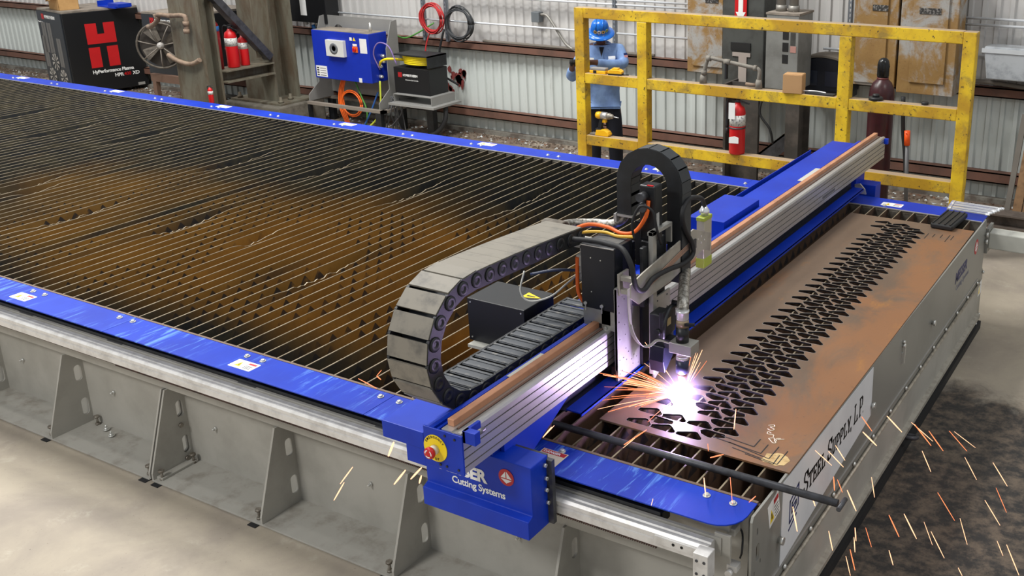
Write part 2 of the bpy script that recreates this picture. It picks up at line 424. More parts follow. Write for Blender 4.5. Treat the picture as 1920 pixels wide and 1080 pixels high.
# horizontal girts: upper and lower channels on the wall
def girt(name, z0, z1):
    g = MB().box((-22.5, WY-0.13, z0), (2.6, WY-0.118, z1)).box((-22.5, WY-0.13, z0), (2.6, WY-0.02, z0+0.012)).box((-22.5, WY-0.13, z1-0.012), (2.6, WY-0.02, z1))
    struct(g.build(name, brown_girt))
girt('trim_1', 1.055, 1.15); girt('trim_2', 0.215, 0.32)
struct(MB().box((-22.5, WY-0.10, 0), (2.6, WY-0.02, 0.05)).build('baseboard_back', M('dirty_kerb', '#5a5149', 0.9, 0, '#7b7870', 5.0, (0.4, 0.6), 0.4, 30)))
# dirt, swarf and scrap flakes that have collected along the foot of the wall
mb = MB(); rnd = random.Random(3)
for i in range(2600):
    x = rnd.uniform(-19, 1.6); y = WY-0.11-abs(rnd.gauss(0, 0.20)); s = rnd.uniform(0.006, 0.03)*(1.3 if rnd.random() < .2 else 1)
    a = rnd.uniform(0, 6.3); h = rnd.uniform(0.003, 0.02); t = rnd.uniform(-.5, .5)
    pts = [(x+s*math.cos(a+k*2.1+rnd.uniform(-.3, .3)), y+s*math.sin(a+k*2.1), 0.001) for k in range(3)]+[(x, y, h)]
    mb.add(pts, [(0, 2, 1), (0, 1, 3), (1, 2, 3), (2, 0, 3)], 0 if rnd.random() < 0.72 else (1 if rnd.random() < .6 else 2))
o = mb.build('swept_debris', [M('dirt_clod', '#54473c', 0.95), M('pale_flake', '#c3c9c9', 0.5), M('rust_flake', '#6b4a36', 0.9)], kind='stuff')
tag(o, 'swept up dirt and pale metal flakes along foot of corrugated wall', 'debris')

# old red paint splashed on the wall sheets
ps_ = MB(); rp = random.Random(21)
for cx_, cz_, n_, sp_ in ((-7.20, 0.70, 11, 0.06), (-7.36, 0.58, 7, 0.05)):
    for i in range(n_):
        x_ = cx_+rp.gauss(0, sp_); z_ = cz_+rp.gauss(0, sp_*0.8); s_ = rp.uniform(0.015, 0.055); d_ = rp.uniform(1.2, 3.5)
        z_ = max(z_, 0.06)
        if z_ > 0.2: ps_.add([(x_+s_*math.cos(a_)*rp.uniform(.5, 1), WY-0.027, z_+s_*math.sin(a_)*(d_ if math.sin(a_) < 0 else 1)*rp.uniform(.5, 1)) for a_ in [k_*0.785 for k_ in range(8)]], [tuple(range(8))])
        else: ps_.add([(x_-s_*2, WY-0.104, 0.002), (x_+s_*2, WY-0.104, 0.002), (x_+s_*1.5, WY-0.104, 0.05), (x_-s_*1.5, WY-0.104, 0.05)], [(0, 1, 2, 3)])
o = ps_.build('paint_splash', M('old_red_paint', '#7a3532', 0.7), wall, kind='stuff', label='splash of old red paint on wall')
# ================================================================ cutting table
XL = -12.7                                  # far left end of the table
table = thing('cutting_table', 'long plasma cutting table with rusty slat bed and blue edge covers', 'cutting table', (-6, 2, 0))
def T(mb, name, mats, **kw):                # a part of the table, given in world coordinates
    mb.xf(Matrix.Translation((6, -2, 0))); return mb.build(name, mats, table, **kw)
# slats
pitch = 0.0957; sl = MB(); zt = H-0.004
sl.box((-0.0035, -1.895, zt-0.17-0), (0.0035, 1.875, zt-0.0025)); sl.box((-0.0035, -1.895, zt-0.0025), (0.0035, 1.875, zt), 1)
sm = sl.mesh('slat', [m_slat, m_edge])
# a few ragged, burnt-down slats
def ragged(seed):
    r = random.Random(seed); mb = MB(); n = 150; y0, y1 = -1.895, 1.875; top = []
    c = r.uniform(-1.2, 0.9); wd = r.uniform(0.15, 0.5)
    for i in range(n+1):
        y = y0+(y1-y0)*i/n; d = max(0, 1-abs(y-c)/wd)
        top.append(zt-(min(0.035, 0.05*d)*(0.5+0.5*r.random()) if d > 0 else 0))
    vs = []
    for i in range(n+1):
        y = y0+(y1-y0)*i/n
        vs += [(-0.0035, y, zt-0.17), (0.0035, y, zt-0.17), (0.0035, y, top[i]-0.0025), (-0.0035, y, top[i]-0.0025), (0.0035, y, top[i]), (-0.0035, y, top[i])]
    fs = []; ms = []
    for i in range(n):
        a, b = i*6, i*6+6
        fs += [(a+1, b+1, b+2, a+2), (b, a, a+3, b+3), (b+1, a+1, a, b)]; ms += [0]*3
        fs += [(a+2, b+2, b+4, a+4), (b+3, a+3, a+5, b+5), (a+4, b+4, b+5, a+5)]; ms += [1]*3
    for f, m_ in zip(fs, ms): mb.add([vs[j] for j in f], [(0, 1, 2, 3)], m_)
    return mb.mesh('slat', [m_slat, m_edge])
rag = [ragged(s) for s in range(5)]
for i in range(130):
    x = -0.092-i*pitch
    if x < XL+0.05: break
    me = rag[(i*7) % 5] if (i % 9 in (4, 6) and i > 9) else sm
    o = inst(me, 'slat', table, (6+x, 0, 0))
# tub under the slats
T(MB().box((XL, 0.16, 0.30), (-0.01, 3.88, 0.34)), 'tub_floor', M('sooty_tub', '#2c2724', 0.8, 0, '#45382c', 5.0))
T(MB().box((XL, 0.098, 0.50), (-0.012, 0.112, H-0.006)), 'tub_side', M('rusty_ledge', '#5b4433', 0.7, 0, '#3d3028', 12.0))
T(MB().box((XL, 3.868, 0.34), (-0.012, 3.885, H-0.006)), 'tub_side', steel)
# support teeth seen on the inside of the far wall near the open end
tooth = MB().prism([(-0.03, 0), (0.03, 0), (0.012, -0.13), (-0.012, -0.13)], 'y', 0, 0.012).mesh('slat_holder', [steel])
for i in range(44):
    o = inst(tooth, 'slat_holder', table, (6-0.092-(i+0.5)*pitch, 3.855-2, H-0.015)); o.rotation_euler = (R(8), 0, 0)
# blue covers, in lengths, front and back
def cover(x0, x1, y0, y1, name='edge_cover', mat=blue_worn, rr=None):
    if rr: pts = [(x0, y0), (x0, y1), (x1, y1)]+[(x1-rr+rr*math.cos(R(a)), y0+rr+rr*math.sin(R(a))*1) for a in (0, -18, -36, -54, -72, -90)]
    else: pts = [(x0, y0), (x1, y0), (x1, y1), (x0, y1)]
    mb = MB().prism(pts, 'z', H-0.006, H)
    mb.box((x0, y1-0.006 if y1 < 1 else y0, H-0.05), (x1-(0.02 if rr else 0), y1 if y1 < 1 else y0+0.006, H-0.006))
    return T(mb, name, mat, bevel=0.0015)
fx = [XL, -10.9, -9.1, -7.3, -5.47, -3.62, -1.80, -0.018]
for a, b in zip(fx, fx[1:]): cover(a+0.001, b-0.001, -0.100, 0.098, rr=0.11 if b > -1 else None)
bx_ = [XL, -10.9, -9.1, -7.3, -5.47, -3.62, -1.80, -0.005]
for a, b in zip(bx_, bx_[1:]): cover(a+0.001, b-0.001, 3.872, 4.085, mat=blue)
T(MB().box((XL, 3.858, H-0.004), (-0.012, 3.871, H+0.002)), 'edge_strip', alu)
T(MB().box((XL, 0.099, H-0.01), (-0.02, 0.112, H+0.001)), 'edge_strip', M('brown_ledge', '#6d5a4d', 0.6, 0.2))
bolt = MB().lathe([(0.0155, 0), (0.0155, 0.003), (0.0145, 0.004)], n=16).lathe([(0.0105, 0.004), (0.010, 0.0095), (0.0075, 0.012), (0.004, 0.0115)], n=12).mesh('bolt', [zinc])
fpairs = [-6.3, -5.42, -4.42, -3.645, -2.66, -1.79, -0.153]
bpairs = [-11.31, -10.55, -9.56, -8.7, -7.8, -6.93, -6.06, -5.19, -4.4, -3.58, -2.62, -1.75]
for L, y in ((fpairs, 0.053), (bpairs, 3.955)):
    for c in L:
        for d in (-0.055, 0.055): inst(bolt, 'bolt', table, (6+c+d, y-2, H))
inst(bolt, 'bolt', table, (6-0.864, 0.055-2, H)); inst(bolt, 'bolt', table, (6-0.70, 3.91-2, H))
# caution stickers on the covers
def sticker(x, y, L, Wd, flip=False):
    mb = MB()
    c = Vector((x, y, H)); u = (1, 0, 0); v = (0, 1, 0)
    poly_flat(mb, rounded(L, Wd, 0.006), c, u, v, 0.0008, 0)
    poly_flat(mb, [(-L*.33, -Wd*.28), (-L*.08, -Wd*.28), (-L*.205, Wd*.3)], c+Vector((0, 0, .0008)), u, v, 0.0004, 1)
    poly_flat(mb, [(-L*.22, -Wd*.1), (-L*.16, -Wd*.2), (-L*.19, Wd*.1), (-L*.22, 0)], c+Vector((0, 0, .0012)), u, v, 0.0003, 2)
    poly_flat(mb, [(L*.08, Wd*.18), (L*.42, Wd*.18), (L*.42, Wd*.36), (L*.08, Wd*.36)], c+Vector((0, 0, .0008)), u, v, 0.0004, 3)
    for k in range(3): poly_flat(mb, [(L*.08, -Wd*(.32-.14*k)), (L*.38, -Wd*(.32-.14*k)), (L*.38, -Wd*(.27-.14*k)), (L*.08, -Wd*(.27-.14*k))], c+Vector((0, 0, .0008)), u, v, 0.0003, 2)
    T(mb, 'caution_sticker', [white, yel, ink, red_dark])
for x in (-4.45, -2.65): sticker(x, -0.02, 0.15, 0.075)
for x in (-11.28, -9.5, -7.75, -6.0, -4.33, -2.55): sticker(x, 4.02, 0.17, 0.08)
sticker(-0.66, 3.96, 0.15, 0.08)
mb = MB(); poly_flat(mb, [(-.06, -.05), (.06, -.05), (.06, .05), (-.06, .05)], (-0.885, -0.005, H), (1, 0, 0), (0, 1, 0), 0.001)
poly_flat(mb, [(-.055, .022), (.055, .022), (.055, .046), (-.055, .046)], (-0.885, -0.005, H+.001), (1, 0, 0), (0, 1, 0), 0.0004, 1)
st = T(mb, 'danger_sticker', [M('aged_white', '#d8cbb4', 0.6, 0, '#8f7659', 30.0, (0.6, 0.7)), red_dark], label='peeling white danger sticker with red band')
text('DANGER', 0.02, (-0.935+6, 0.022-2, H+.0015), (1, 0, 0), (0, 1, 0), white, st, depth=0.0002, bold=0.0006)

# front structure: upper box, web, base plates and gussets
T(MB().box((XL, 0.045, 0.48), (-0.03, 0.095, H-0.03)), 'upper_frame', grey)
T(MB().box((XL, 0.135, 0.01), (-0.03, 0.155, 0.5)), 'web_plate', grey)
T(MB().box((XL, 0.16, 0.0), (-0.03, 3.86, 0.30)), 'underframe', dark_steel)
for a, b in ((XL, -10.0), (-9.99, -6.7), (-6.69, -3.42), (-3.396, -0.03)):
    T(MB().box((a, -0.12, 0.004), (b, 0.14, 0.014)), 'base_plate', grey_dusty, bevel=0.002)
gus_o = [(-0.118, 0.014), (-0.118, 0.05), (0.028, 0.478), (0.139, 0.478), (0.139, 0.014)]
def slot(cx, cy, w_, h_): return [(cx+p[0], cy+p[1]) for p in rounded(w_, h_, w_/2-0.001, 5)]
g = fill_plate(gus_o, [slot(0.096, 0.338, 0.042, 0.098), slot(0.101, 0.122, 0.042, 0.105)], 0, 0.012)
g.xf(Matrix(((0, 0, 1, 0), (1, 0, 0, 0), (0, 1, 0, 0), (0, 0, 0, 1)))); gm = g.mesh('gusset', [grey])
gx = [-6.0, -5.14, -4.285, -3.420, -3.396, -2.569, -1.71, -0.86]
for x in gx: inst(gm, 'gusset', table, (6+x, -2, 0))
# weld beads on the base plates, levelling bolts, feet pads, web bolts
lev = MB().cyl((0, 0, 0), (0, 0, 0.055), 0.007, 8).lathe([(0.014, 0.0), (0.014, 0.012)], n=6).lathe([(0.016, 0.046), (0.016, 0.058)], n=6).mesh('levelling_bolt', [steel])
for x in (-5.17, -4.32, -3.455, -3.35, -2.61, -1.75, -0.90): inst(lev, 'levelling_bolt', table, (6+x, -0.09-2, 0.014))
inst(lev, 'levelling_bolt', table, (6-3.345, 0.10-2, 0.014)); inst(lev, 'levelling_bolt', table, (6-4.2, 0.11-2, 0.014))
T(MB().box((-3.383, -0.10, 0.014), (-3.335, 0.12, 0.028)), 'clamp_strip', grey_dusty, bevel=0.002)
pad = MB().box((-0.028, -0.02, 0), (0.028, 0.03, 0.004)).mesh('foot_pad', [rubber])
for x in (-5.17, -4.32, -3.45, -3.35, -2.61, -1.75, -.9): inst(pad, 'foot_pad', table, (6+x, -0.125-2, 0.0005))
wb = MB().lathe([(0.018, 0), (0.018, -0.004)], n=12, axis='y').lathe([(0.012, -0.004), (0.012, -0.016)], n=6, axis='y').lathe([(0.006, -0.016), (0.006, -0.03)], n=8, axis='y').mesh('web_bolt', [zinc])
for x in (-4.9, -4.02, -3.16, -2.05, -1.17): inst(wb, 'web_bolt', table, (6+x, 0.14-2, 0.26))
for x in (-4.09, -4.0): inst(wb, 'web_bolt', table, (6+x, 0.09-2+(-.03 if x > -4.05 else 0), 0.02), (R(-90), 0, 0))
gb = MB().lathe([(0.013, 0), (0.013, 0.012)], n=6, axis='x').mesh('gusset_bolt', [steel])
for y, z in ((0.085, 0.245), (0.09, 0.04)): inst(gb, 'gusset_bolt', table, (6-3.384, y-2, z))
# aluminium guide rail, rack and its brackets along the front
pr = [(-0.130, 0.672), (-0.130, 0.700), (-0.124, 0.703), (-0.124, 0.708), (-0.130, 0.711), (-0.130, 0.726), (-0.120, 0.736), (-0.108, 0.736), (-0.104, 0.731), (-0.098, 0.731), (-0.094, 0.737), (-0.072, 0.737), (-0.066, 0.730), (-0.066, 0.672)]
T(MB().prism(pr, 'x', XL, -0.115), 'guide_rail', alu_white, label='bright extruded aluminium guide rail')
rk = MB().box((XL, -0.122, 0.662), (-0.33, -0.098, 0.672)); n = int((3.2)/0.010)
for i in range(n): rk.box((-0.33-i*0.010, -0.1225, 0.655), (-0.335-i*0.010, -0.098, 0.662))
T(rk, 'gear_rack', M('rack_steel', '#5a4540', 0.55, 0.5, '#3a302e', 30.0))
T(MB().box((XL, -0.035, 0.70), (-0.35, 0.025, 0.75)).box((XL, -0.055, 0.75), (-0.35, -0.05, 0.765)), 'cable_trough', black_p)
T(MB().box((XL, -0.066, 0.668), (-0.09, -0.052, 0.745)), 'rail_backing', grey)
br = MB().box((-0.06, -0.064, 0.735), (0.06, 0.03, 0.748)).box((-0.05, -0.02, 0.748), (0.05, 0.03, 0.80)).lathe([(0.012, 0.748), (0.012, 0.76)], c=(0.0, -0.042, 0), n=6).mesh('rail_bracket', [M('bracket_steel', '#6d6c6a', 0.5, 0.5)])
for x in (-5.45, -4.38, -3.6, -2.6, -1.72): inst(br, 'rail_bracket', table, (6+x, -2, 0))
cl = MB().box((-0.012, -0.02, 0.0), (0.012, 0.004, 0.02)).mesh('rail_clip', [grey])
for x in (-5.0, -4.2, -3.37, -2.55, -1.6): inst(cl, 'rail_clip', table, (6+x, 0.028-2, 0.62))
# rail end: splice plate, stop block and feet by the open end
T(MB().box((-0.33, -0.137, 0.690), (-0.135, -0.130, 0.722)), 'splice_plate', alu_white)
T(MB().cyl((-0.25, -0.1375, 0.708), (-0.25, -0.1385, 0.708), 0.006).cyl((-0.215, -0.1375, 0.708), (-0.215, -0.1385, 0.708), 0.006), 'splice_holes', ink)
sb = T(MB().box((-0.15, -0.175, 0.625), (-0.09, -0.115, 0.735)), 'stop_block', alu_white, bevel=0.003)
for dy in (0, 1):
    for dz in (0, 1):
        inst(MB().lathe([(0.006, 0), (0.006, -0.002)], n=10, axis='y').mesh('block_screw', [dark_steel]), 'block_screw', table, (6-0.135+0.03*dy, -0.175-2, 0.65+0.055*dz))
T(MB().box((-0.12, -0.06, 0.64), (-0.055, -0.048, 0.76)), 'end_bracket', grey, bevel=0.002)
T(MB().box((-0.20, -0.03, 0.755), (-0.075, 0.02, 0.80)), 'cover_block', grey)
T(MB().box((-0.09, -0.02, 0.735), (-0.055, 0.03, 0.765)), 'switch_block', grey, bevel=0.003)
T(MB().tube(smooth([(-0.05, 0.02, 0.62), (-0.03, -0.01, 0.68), (-0.05, 0.03, 0.73), (-0.09, 0.03, 0.75)]), 0.004, 6), 'switch_cable', rubber)
T(MB().box((-0.075, -0.045, 0.60), (-0.035, -0.005, 0.625)).lathe([(0.014, -0.05), (0.014, -0.066)], c=(-0.06, 0, 0.60), n=12, axis='y'), 'foot_clamp', alu_white)

# open end: sheet metal end panel, hinged door below
endp_o = [(0.0, 0.0), (0.0, H-0.02), (0.012, H), (3.945, H), (3.96, H-0.012), (3.96, 0.46), (4.0, 0.43), (4.0, 0.03), (0.0, 0.03)]
sh_ = [slot(0.058, 0.64, 0.03, 0.075), slot(0.05, 0.735, 0.01, 0.03), slot(0.085, 0.585, 0.008, 0.02), slot(0.03, 0.56, 0.008, 0.02)]
ep = fill_plate(endp_o, sh_, -0.006, 0.004); ep.xf(Matrix(((0, 0, 1, 0), (1, 0, 0, 0), (0, 1, 0, 0), (0, 0, 0, 1))))
end_panel = T(ep, 'end_panel', panel_grey, label='grey sheet metal end panel with hinged door')
def E(mb, name, mats, **kw):
    mb.xf(Matrix.Translation((6, -2, 0))); return mb.build(name, mats, end_panel, **kw)
E(MB().box((0.004, 0.06, 0.418), (0.009, 3.83, 0.424)), 'seam_highlight', alu)  # bright strip stands in for the thin highlight line along the panel
hin = MB(); 
hin.tube([(0.014, 0.10, 0.372), (0.014, 3.86, 0.372)], 0.009, 8); E(hin, 'piano_hinge', M('hinge_steel', '#b6ad9e', 0.5, 0.5, '#8b8378', 30.0))
E(MB().box((0.004, 0.06, 0.06), (0.012, 3.9, 0.362)), 'hinged_door', grey)
E(MB().prism([(0.012, 0.155), (0.040, 0.150), (0.040, 0.128), (0.012, 0.095)], 'y', 0.06, 3.87), 'door_lip', M('lip_grey', '#a7a297', 0.5, 0.2, '#8f8a80', 20.0))
E(MB().box((0.006, 0.0, 0.0), (0.03, 3.98, 0.055)), 'toe_strip', rubber)
pb = MB().lathe([(0.011, 0), (0.011, 0.006), (0.007, 0.012)], n=10, axis='x').mesh('panel_screw', [zinc])
for i in range(13): inst(pb, 'panel_screw', end_panel, (6+0.006, 0.33+i*0.29-2, 0.398))
for y, z in ((3.985, 0.42), (3.985, 0.10), (3.90, 0.06)): inst(pb, 'panel_screw', end_panel, (6.006, y-2, z))
bs = MB().lathe([(0.012, -0.01), (0.012, 0.008), (0.017, 0.009), (0.017, 0.022)], n=10, axis='x').mesh('panel_stud', [zinc])
for y, z in ((0.263, 0.565), (1.43, 0.60), (2.57, 0.59), (3.94, 0.71), (3.94, 0.66)): inst(bs, 'panel_stud', end_panel, (6.006, y-2, z))
lt = MB().box((0.004, 1.94, 0.60), (0.010, 1.965, 0.66)).lathe([(0.012, 0.004), (0.012, 0.02)], c=(0, 1.955, 0.70), n=8, axis='x').lathe([(0.009, 0.004), (0.009, 0.018)], c=(0, 1.952, 0.722), n=8, axis='x').bar((0.016, 1.952, 0.60), (0.016, 1.956, 0.69), 0.012, 0.008)
E(lt, 'toggle_latch', zinc, label='small zinc toggle latch')
# lifting shackle low on the panel
E(MB().tube(smooth([(0.012, 2.05, 0.11), (0.07, 2.05, 0.115), (0.085, 2.09, 0.10), (0.07, 2.13, 0.085), (0.012, 2.13, 0.085)], 4), 0.012, 8), 'lifting_shackle', dark_steel)
# maker's lettering and badge
NV = M('panel_navy_print', '#262a5c', 0.5)
text('MESSER', 0.098, (6.0045, 3.11-2, 0.635), (0, 1, 0.02), (0, 0, 1), NV, end_panel, bold=0.003, shear=0.12, depth=0.0006, spacing=0.95, label='dark blue maker lettering')
text('Cutting Systems', 0.052, (6.0045, 3.15-2, 0.575), (0, 1, 0.02), (0, 0, 1), M('faded_navy_print', '#6f7080', 0.5), end_panel, depth=0.0006, spacing=1.02)
def badge(c, u, v, r, parent, off):
    mb = MB(); n = Vector(u).cross(Vector(v)).normalized(); c = Vector(c)
    poly_flat(mb, circle(r, 28), c, u, v, 0.0008, 0)
    k = r*0.72
    poly_flat(mb, [(-k, -.12*k), (-.1*k, -.12*k), (-.1*k, k)], c+n*0.0008, u, v, 0.0006, 1)
    poly_flat(mb, [(.08*k, -.12*k), (k, -.12*k), (.08*k, k)], c+n*0.0008, u, v, 0.0006, 1)
    poly_flat(mb, [(-k, -.3*k), (k, -.3*k), (0, -k)], c+n*0.0008, u, v, 0.0006, 1)
    mb.xf(Matrix.Translation(off)); return mb.build('maker_badge', [red_dark, white], parent, label='round red badge with white sail mark')
badge((0.0045, 3.675, 0.705), (0, 1, 0), (0, 0, 1), 0.052, end_panel, (6, -2, 0))
# warning label beside the sign
mb = MB(); poly_flat(mb, [(-.052, -.055), (.052, -.055), (.052, .055), (-.052, .055)], (0.0042, 0.205, 0.74), (0, 1, 0.25), (0, 0, 1), 0.0008)
poly_flat(mb, [(-.045, -.04), (-.004, -.04), (-.024, .02)], (0.005, 0.205, 0.74), (0, 1, 0.25), (0, 0, 1), 0.0004, 1)
poly_flat(mb, [(-.03, -.028), (-.02, -.028), (-.021, .004), (-.027, .0)], (0.0054, 0.205, 0.74), (0, 1, 0.25), (0, 0, 1), 0.0004, 2)
poly_flat(mb, [(.004, .02), (.048, .02), (.048, .042), (.004, .042)], (0.005, 0.205, 0.74), (0, 1, 0.25), (0, 0, 1), 0.0004, 3)
for k in range(4): poly_flat(mb, [(.006, -.045+k*.015), (.044, -.045+k*.015), (.044, -.04+k*.015), (.006, -.04+k*.015)], (0.005, 0.205, 0.74), (0, 1, 0.25), (0, 0, 1), 0.0003, 2)
E(mb, 'warning_label', [white, yel, ink, red_dark])
mb = MB(); poly_flat(mb, [(-.05, -.05), (.05, -.05), (.05, .05), (-.05, .05)], (0.0125, 3.90, 0.33), (0, 1, 0), (0, 0, 1), 0.0008)
poly_flat(mb, [(-.04, -.035), (0, -.035), (-.02, .03)], (0.0134, 3.90, 0.33), (0, 1, 0), (0, 0, 1), 0.0004, 1); E(mb, 'warning_label', [white, yel])

# company sign on the end panel
sign = thing('company_sign', 'white sign reading STEEL SUPPLY with blue block logo on table end', 'sign', (0.0045, 0.86, 0.6))
def SG(mb, name, mats, **kw): mb.xf(Matrix.Translation((-0.0045, -0.86, -0.6))); return mb.build(name, mats, sign, **kw)
SG(MB().prism([(0.282, 0.428), (1.432, 0.545), (1.425, 0.806), (0.29, 0.806)], 'x', 0.0045, 0.0075), 'sign_sheet', M('sign_white', '#dfe1e4', 0.4, 0, '#d2d4d8', 2.0))
# slab-serif letters drawn as strokes
def strokes(L):
    D = {'S': [[(.88, .80), (.70, .97), (.32, .97), (.12, .80), (.14, .62), (.35, .53), (.65, .46), (.86, .36), (.88, .18), (.68, .03), (.30, .03), (.10, .20)], [(.88, 1.0), (.88, .72)], [(.10, .0), (.10, .30)]],
         'T': [[(.5, 0), (.5, .96)], [(.05, .95), (.95, .95)], [(.06, .98), (.06, .74)], [(.94, .98), (.94, .74)], [(.28, .03), (.72, .03)]],
         'E': [[(.22, 0), (.22, 1)], [(.05, .96), (.9, .96)], [(.05, .04), (.9, .04)], [(.22, .5), (.66, .5)], [(.88, .99), (.88, .76)], [(.88, .01), (.88, .26)], [(.66, .40), (.66, .60)]],
         'L': [[(.25, 0), (.25, 1)], [(.05, .04), (.92, .04)], [(.05, .96), (.48, .96)], [(.9, .01), (.9, .30)]],
         'U': [[(.2, 1), (.2, .3), (.3, .08), (.5, .02), (.7, .08), (.8, .3), (.8, 1)], [(.03, .96), (.38, .96)], [(.63, .96), (.97, .96)]],
         'P': [[(.22, 0), (.22, 1)], [(.05, .96), (.65, .96), (.86, .85), (.88, .68), (.80, .52), (.62, .45), (.22, .45)], [(.04, .03), (.45, .03)]],
         'Y': [[(.5, 0), (.5, .45), (.13, .97)], [(.5, .45), (.87, .97)], [(.02, .96), (.3, .96)], [(.7, .96), (.98, .96)], [(.3, .03), (.7, .03)]],
         ',': [[(.2, .10), (.22, .0), (.12, -.14)]], '.': [[(.14, .06), (.24, .06)]]}
    return D[L]
def slab_word(txt, o, u, v, sizes, parent, off):
    u, v = Vector(u).normalized(), Vector(v).normalized(); n = u.cross(v).normalized(); o = Vector(o); pen = 0
    for ch, (w_, h_) in zip(txt, sizes):
        if ch != ' ':
            mb = MB(); F = frame(o+u*pen, u, v)
            for st_ in strokes(ch):
                for p, q in zip(st_, st_[1:]):
                    p, q = Vector((p[0]*w_, p[1]*h_, 0)), Vector((q[0]*w_, q[1]*h_, 0)); d = (q-p).normalized()
                    s_ = Vector((-d.y, d.x, 0))*0.0062*(1.25 if abs(d.y) > abs(d.x) else 0.8); e = d*0.003
                    mb.add([p-s_-e, q-s_+e, q+s_+e, p+s_-e], [(0, 1, 2, 3)])
            mb.xf(Matrix.Translation(off) @ F); ob = mb.build('letter', ink, parent)
            sd = ob.modifiers.new('thickness', 'SOLIDIFY'); sd.thickness = 0.001
        pen += w_+0.0065
txt = 'STEEL SUPPLY, L.P.'
bigs = {0: 1, 6: 1, 14: 1, 16: 1}
sz = []
for i, ch in enumerate(txt):
    big = i in bigs
    sz.append((0.018 if ch == ' ' else (0.010 if ch in '.,' else (0.052 if big else 0.044)), 0.100 if big else 0.074))
slab_word(txt, (0.0078, 0.52, 0.618), (0, 1, 0.012), (0, 0, 1), sz, sign, (-0.0045, -0.86, -0.6))
lg = MB()
lpts = [[(-.045, -.058), (-.045, .042), (.045, .078), (.045, -.022), (-.040, -.058)], [(-.022, -.022), (-.022, .022), (.026, .042)], [(-.022, -.022), (.022, -.004), (.022, .012), (-.022, .0)], [(-.05, -.088), (.03, -.056)]]
for st_ in lpts:
    for p, q in zip(st_, st_[1:]):
        p, q = Vector((p[0], p[1], 0)), Vector((q[0], q[1], 0)); d = (q-p).normalized(); s_ = Vector((-d.y, d.x, 0))*0.0055; e = d*0.004
        k = MB().add([p-s_-e, q-s_+e, q+s_+e, p+s_-e], [(0, 1, 2, 3)]); k.xf(frame((0.0082, 0.415, 0.635), (0, 1, 0), (0, 0, 1))); lg.add(k.v, k.f)
SG(lg, 'block_logo', navy)

# square tube arm bolted to the far corner of the end panel
arm = thing('tube_arm', 'light grey square steel tube running off behind the end panel', 'steel tube', (0.5, 4.06, 0.65))
MB().box((-0.48, -0.06, -0.06), (1.6, 0.06, 0.06)).build('tube', M('light_grey_paint', '#bdbdb4', 0.5), arm, bevel=0.008)
MB().box((-0.50, -0.08, -0.09), (-0.48, 0.08, 0.09)).build('flange', panel_grey, arm)
MB().box((0.9, -0.06, -0.65), (1.02, 0.06, -0.06)).build('post', M('light_grey_paint', '#bdbdb4'), arm)
# ================================================================ the sheet being cut
PZ = H+0.006
A = [(0, .005), (.030, .019), (.066, .034), (.078, .031), (.112, -.001), (.114, -.012), (.103, -.019), (.055, -.019), (.006, -.018), (-.002, -.010)]
Bp = [(-.002, .010), (.008, .020), (.019, .027), (.105, .022), (.111, .013), (.115, -.001), (.061, -.025), (.045, -.023), (.013, -.011)]
A = [(.057+(x-.057)*1.03, .008+(y-.008)*1.10) for x, y in A]; Bp = [(.057+(x-.057)*1.03, .001+(y-.001)*1.10) for x, y in Bp]
holes = []
for k in range(32):
    y = 0.410+0.1005*k
    if k not in (2,) : holes.append([(-0.645+px, y+py) for px, py in A]) if k not in (29,) else None
    holes.append([(-0.521+px, y+py) for px, py in A])
    if 1 <= k <= 30: holes.append([(-0.396+px, y+py) for px, py in A])
    if k < 31:
        if k > 1: holes.append([(-0.565+px, y+0.047+py) for px, py in Bp])
        holes.append([(-0.441+px, y+0.047+py) for px, py in Bp])
for k in range(3): holes.append([(-0.760+px, 0.410+0.1005*k+py) for px, py in A])
holes.append([(-0.685+px, 0.457+py) for px, py in Bp])
kerf = 0.0045
for (x0, y0, x1, y1) in ((-.33, .462, -.215, .460), (-.217, .460, -.217, .520), (-.36, .437, -.185, .430), (-.187, .430, -.187, .500), (-.29, .415, -.145, .405), (-.147, .405, -.147, .505), (-.25, .388, -.110, .376), (-.112, .376, -.112, .455), (-.095, .376, -.095, .50)):
    pass
steel_plate = thing('steel_plate', 'rust brown steel sheet nested with rows of cut out slots', 'steel plate', (-0.43, 1.98, PZ))
sp = fill_plate([(-0.868, 0.348), (0.010, 0.340), (-0.012, 3.632), (-0.855, 3.632)], holes, PZ-0.008, PZ)
for i_, f_ in enumerate(sp.f):
    if len({round(sp.v[j_][2], 4) for j_ in f_}) > 1 and all(-0.85 < sp.v[j_][0] < -0.2 and 0.36 < sp.v[j_][1] < 3.6 for j_ in f_): sp.mi[i_] = 1
sp.xf(Matrix.Translation((0.43, -1.98, -PZ)))
sheet = sp.build('sheet', [m_plate, M('burnt_cut_wall', '#232327', 0.5, 0.3)], steel_plate)
# bright cut lip round every slot
lip = MB()
for L in holes:
    cx = sum(p[0] for p in L)/len(L); cy = sum(p[1] for p in L)/len(L); n = len(L)
    out = [(cx+(p[0]-cx)*1.01+(.0012 if p[0] > cx else -.0012), cy+(p[1]-cy)*1.01+(.0012 if p[1] > cy else -.0012)) for p in L]
    vs = [(p[0]+.43, p[1]-1.98, 0.0008) for p in L]+[(p[0]+.43, p[1]-1.98, 0.0005) for p in out]+[(p[0]+.43, p[1]-1.98, -0.009) for p in L]
    lip.add(vs, [(i, (i+1) % n, n+(i+1) % n, n+i) if True else 0 for i in range(n)])
lo_ = lip.build('cut_lip', M('burnt_cut_edge', '#a7a19b', 0.4, 0.7), steel_plate, kind='stuff')
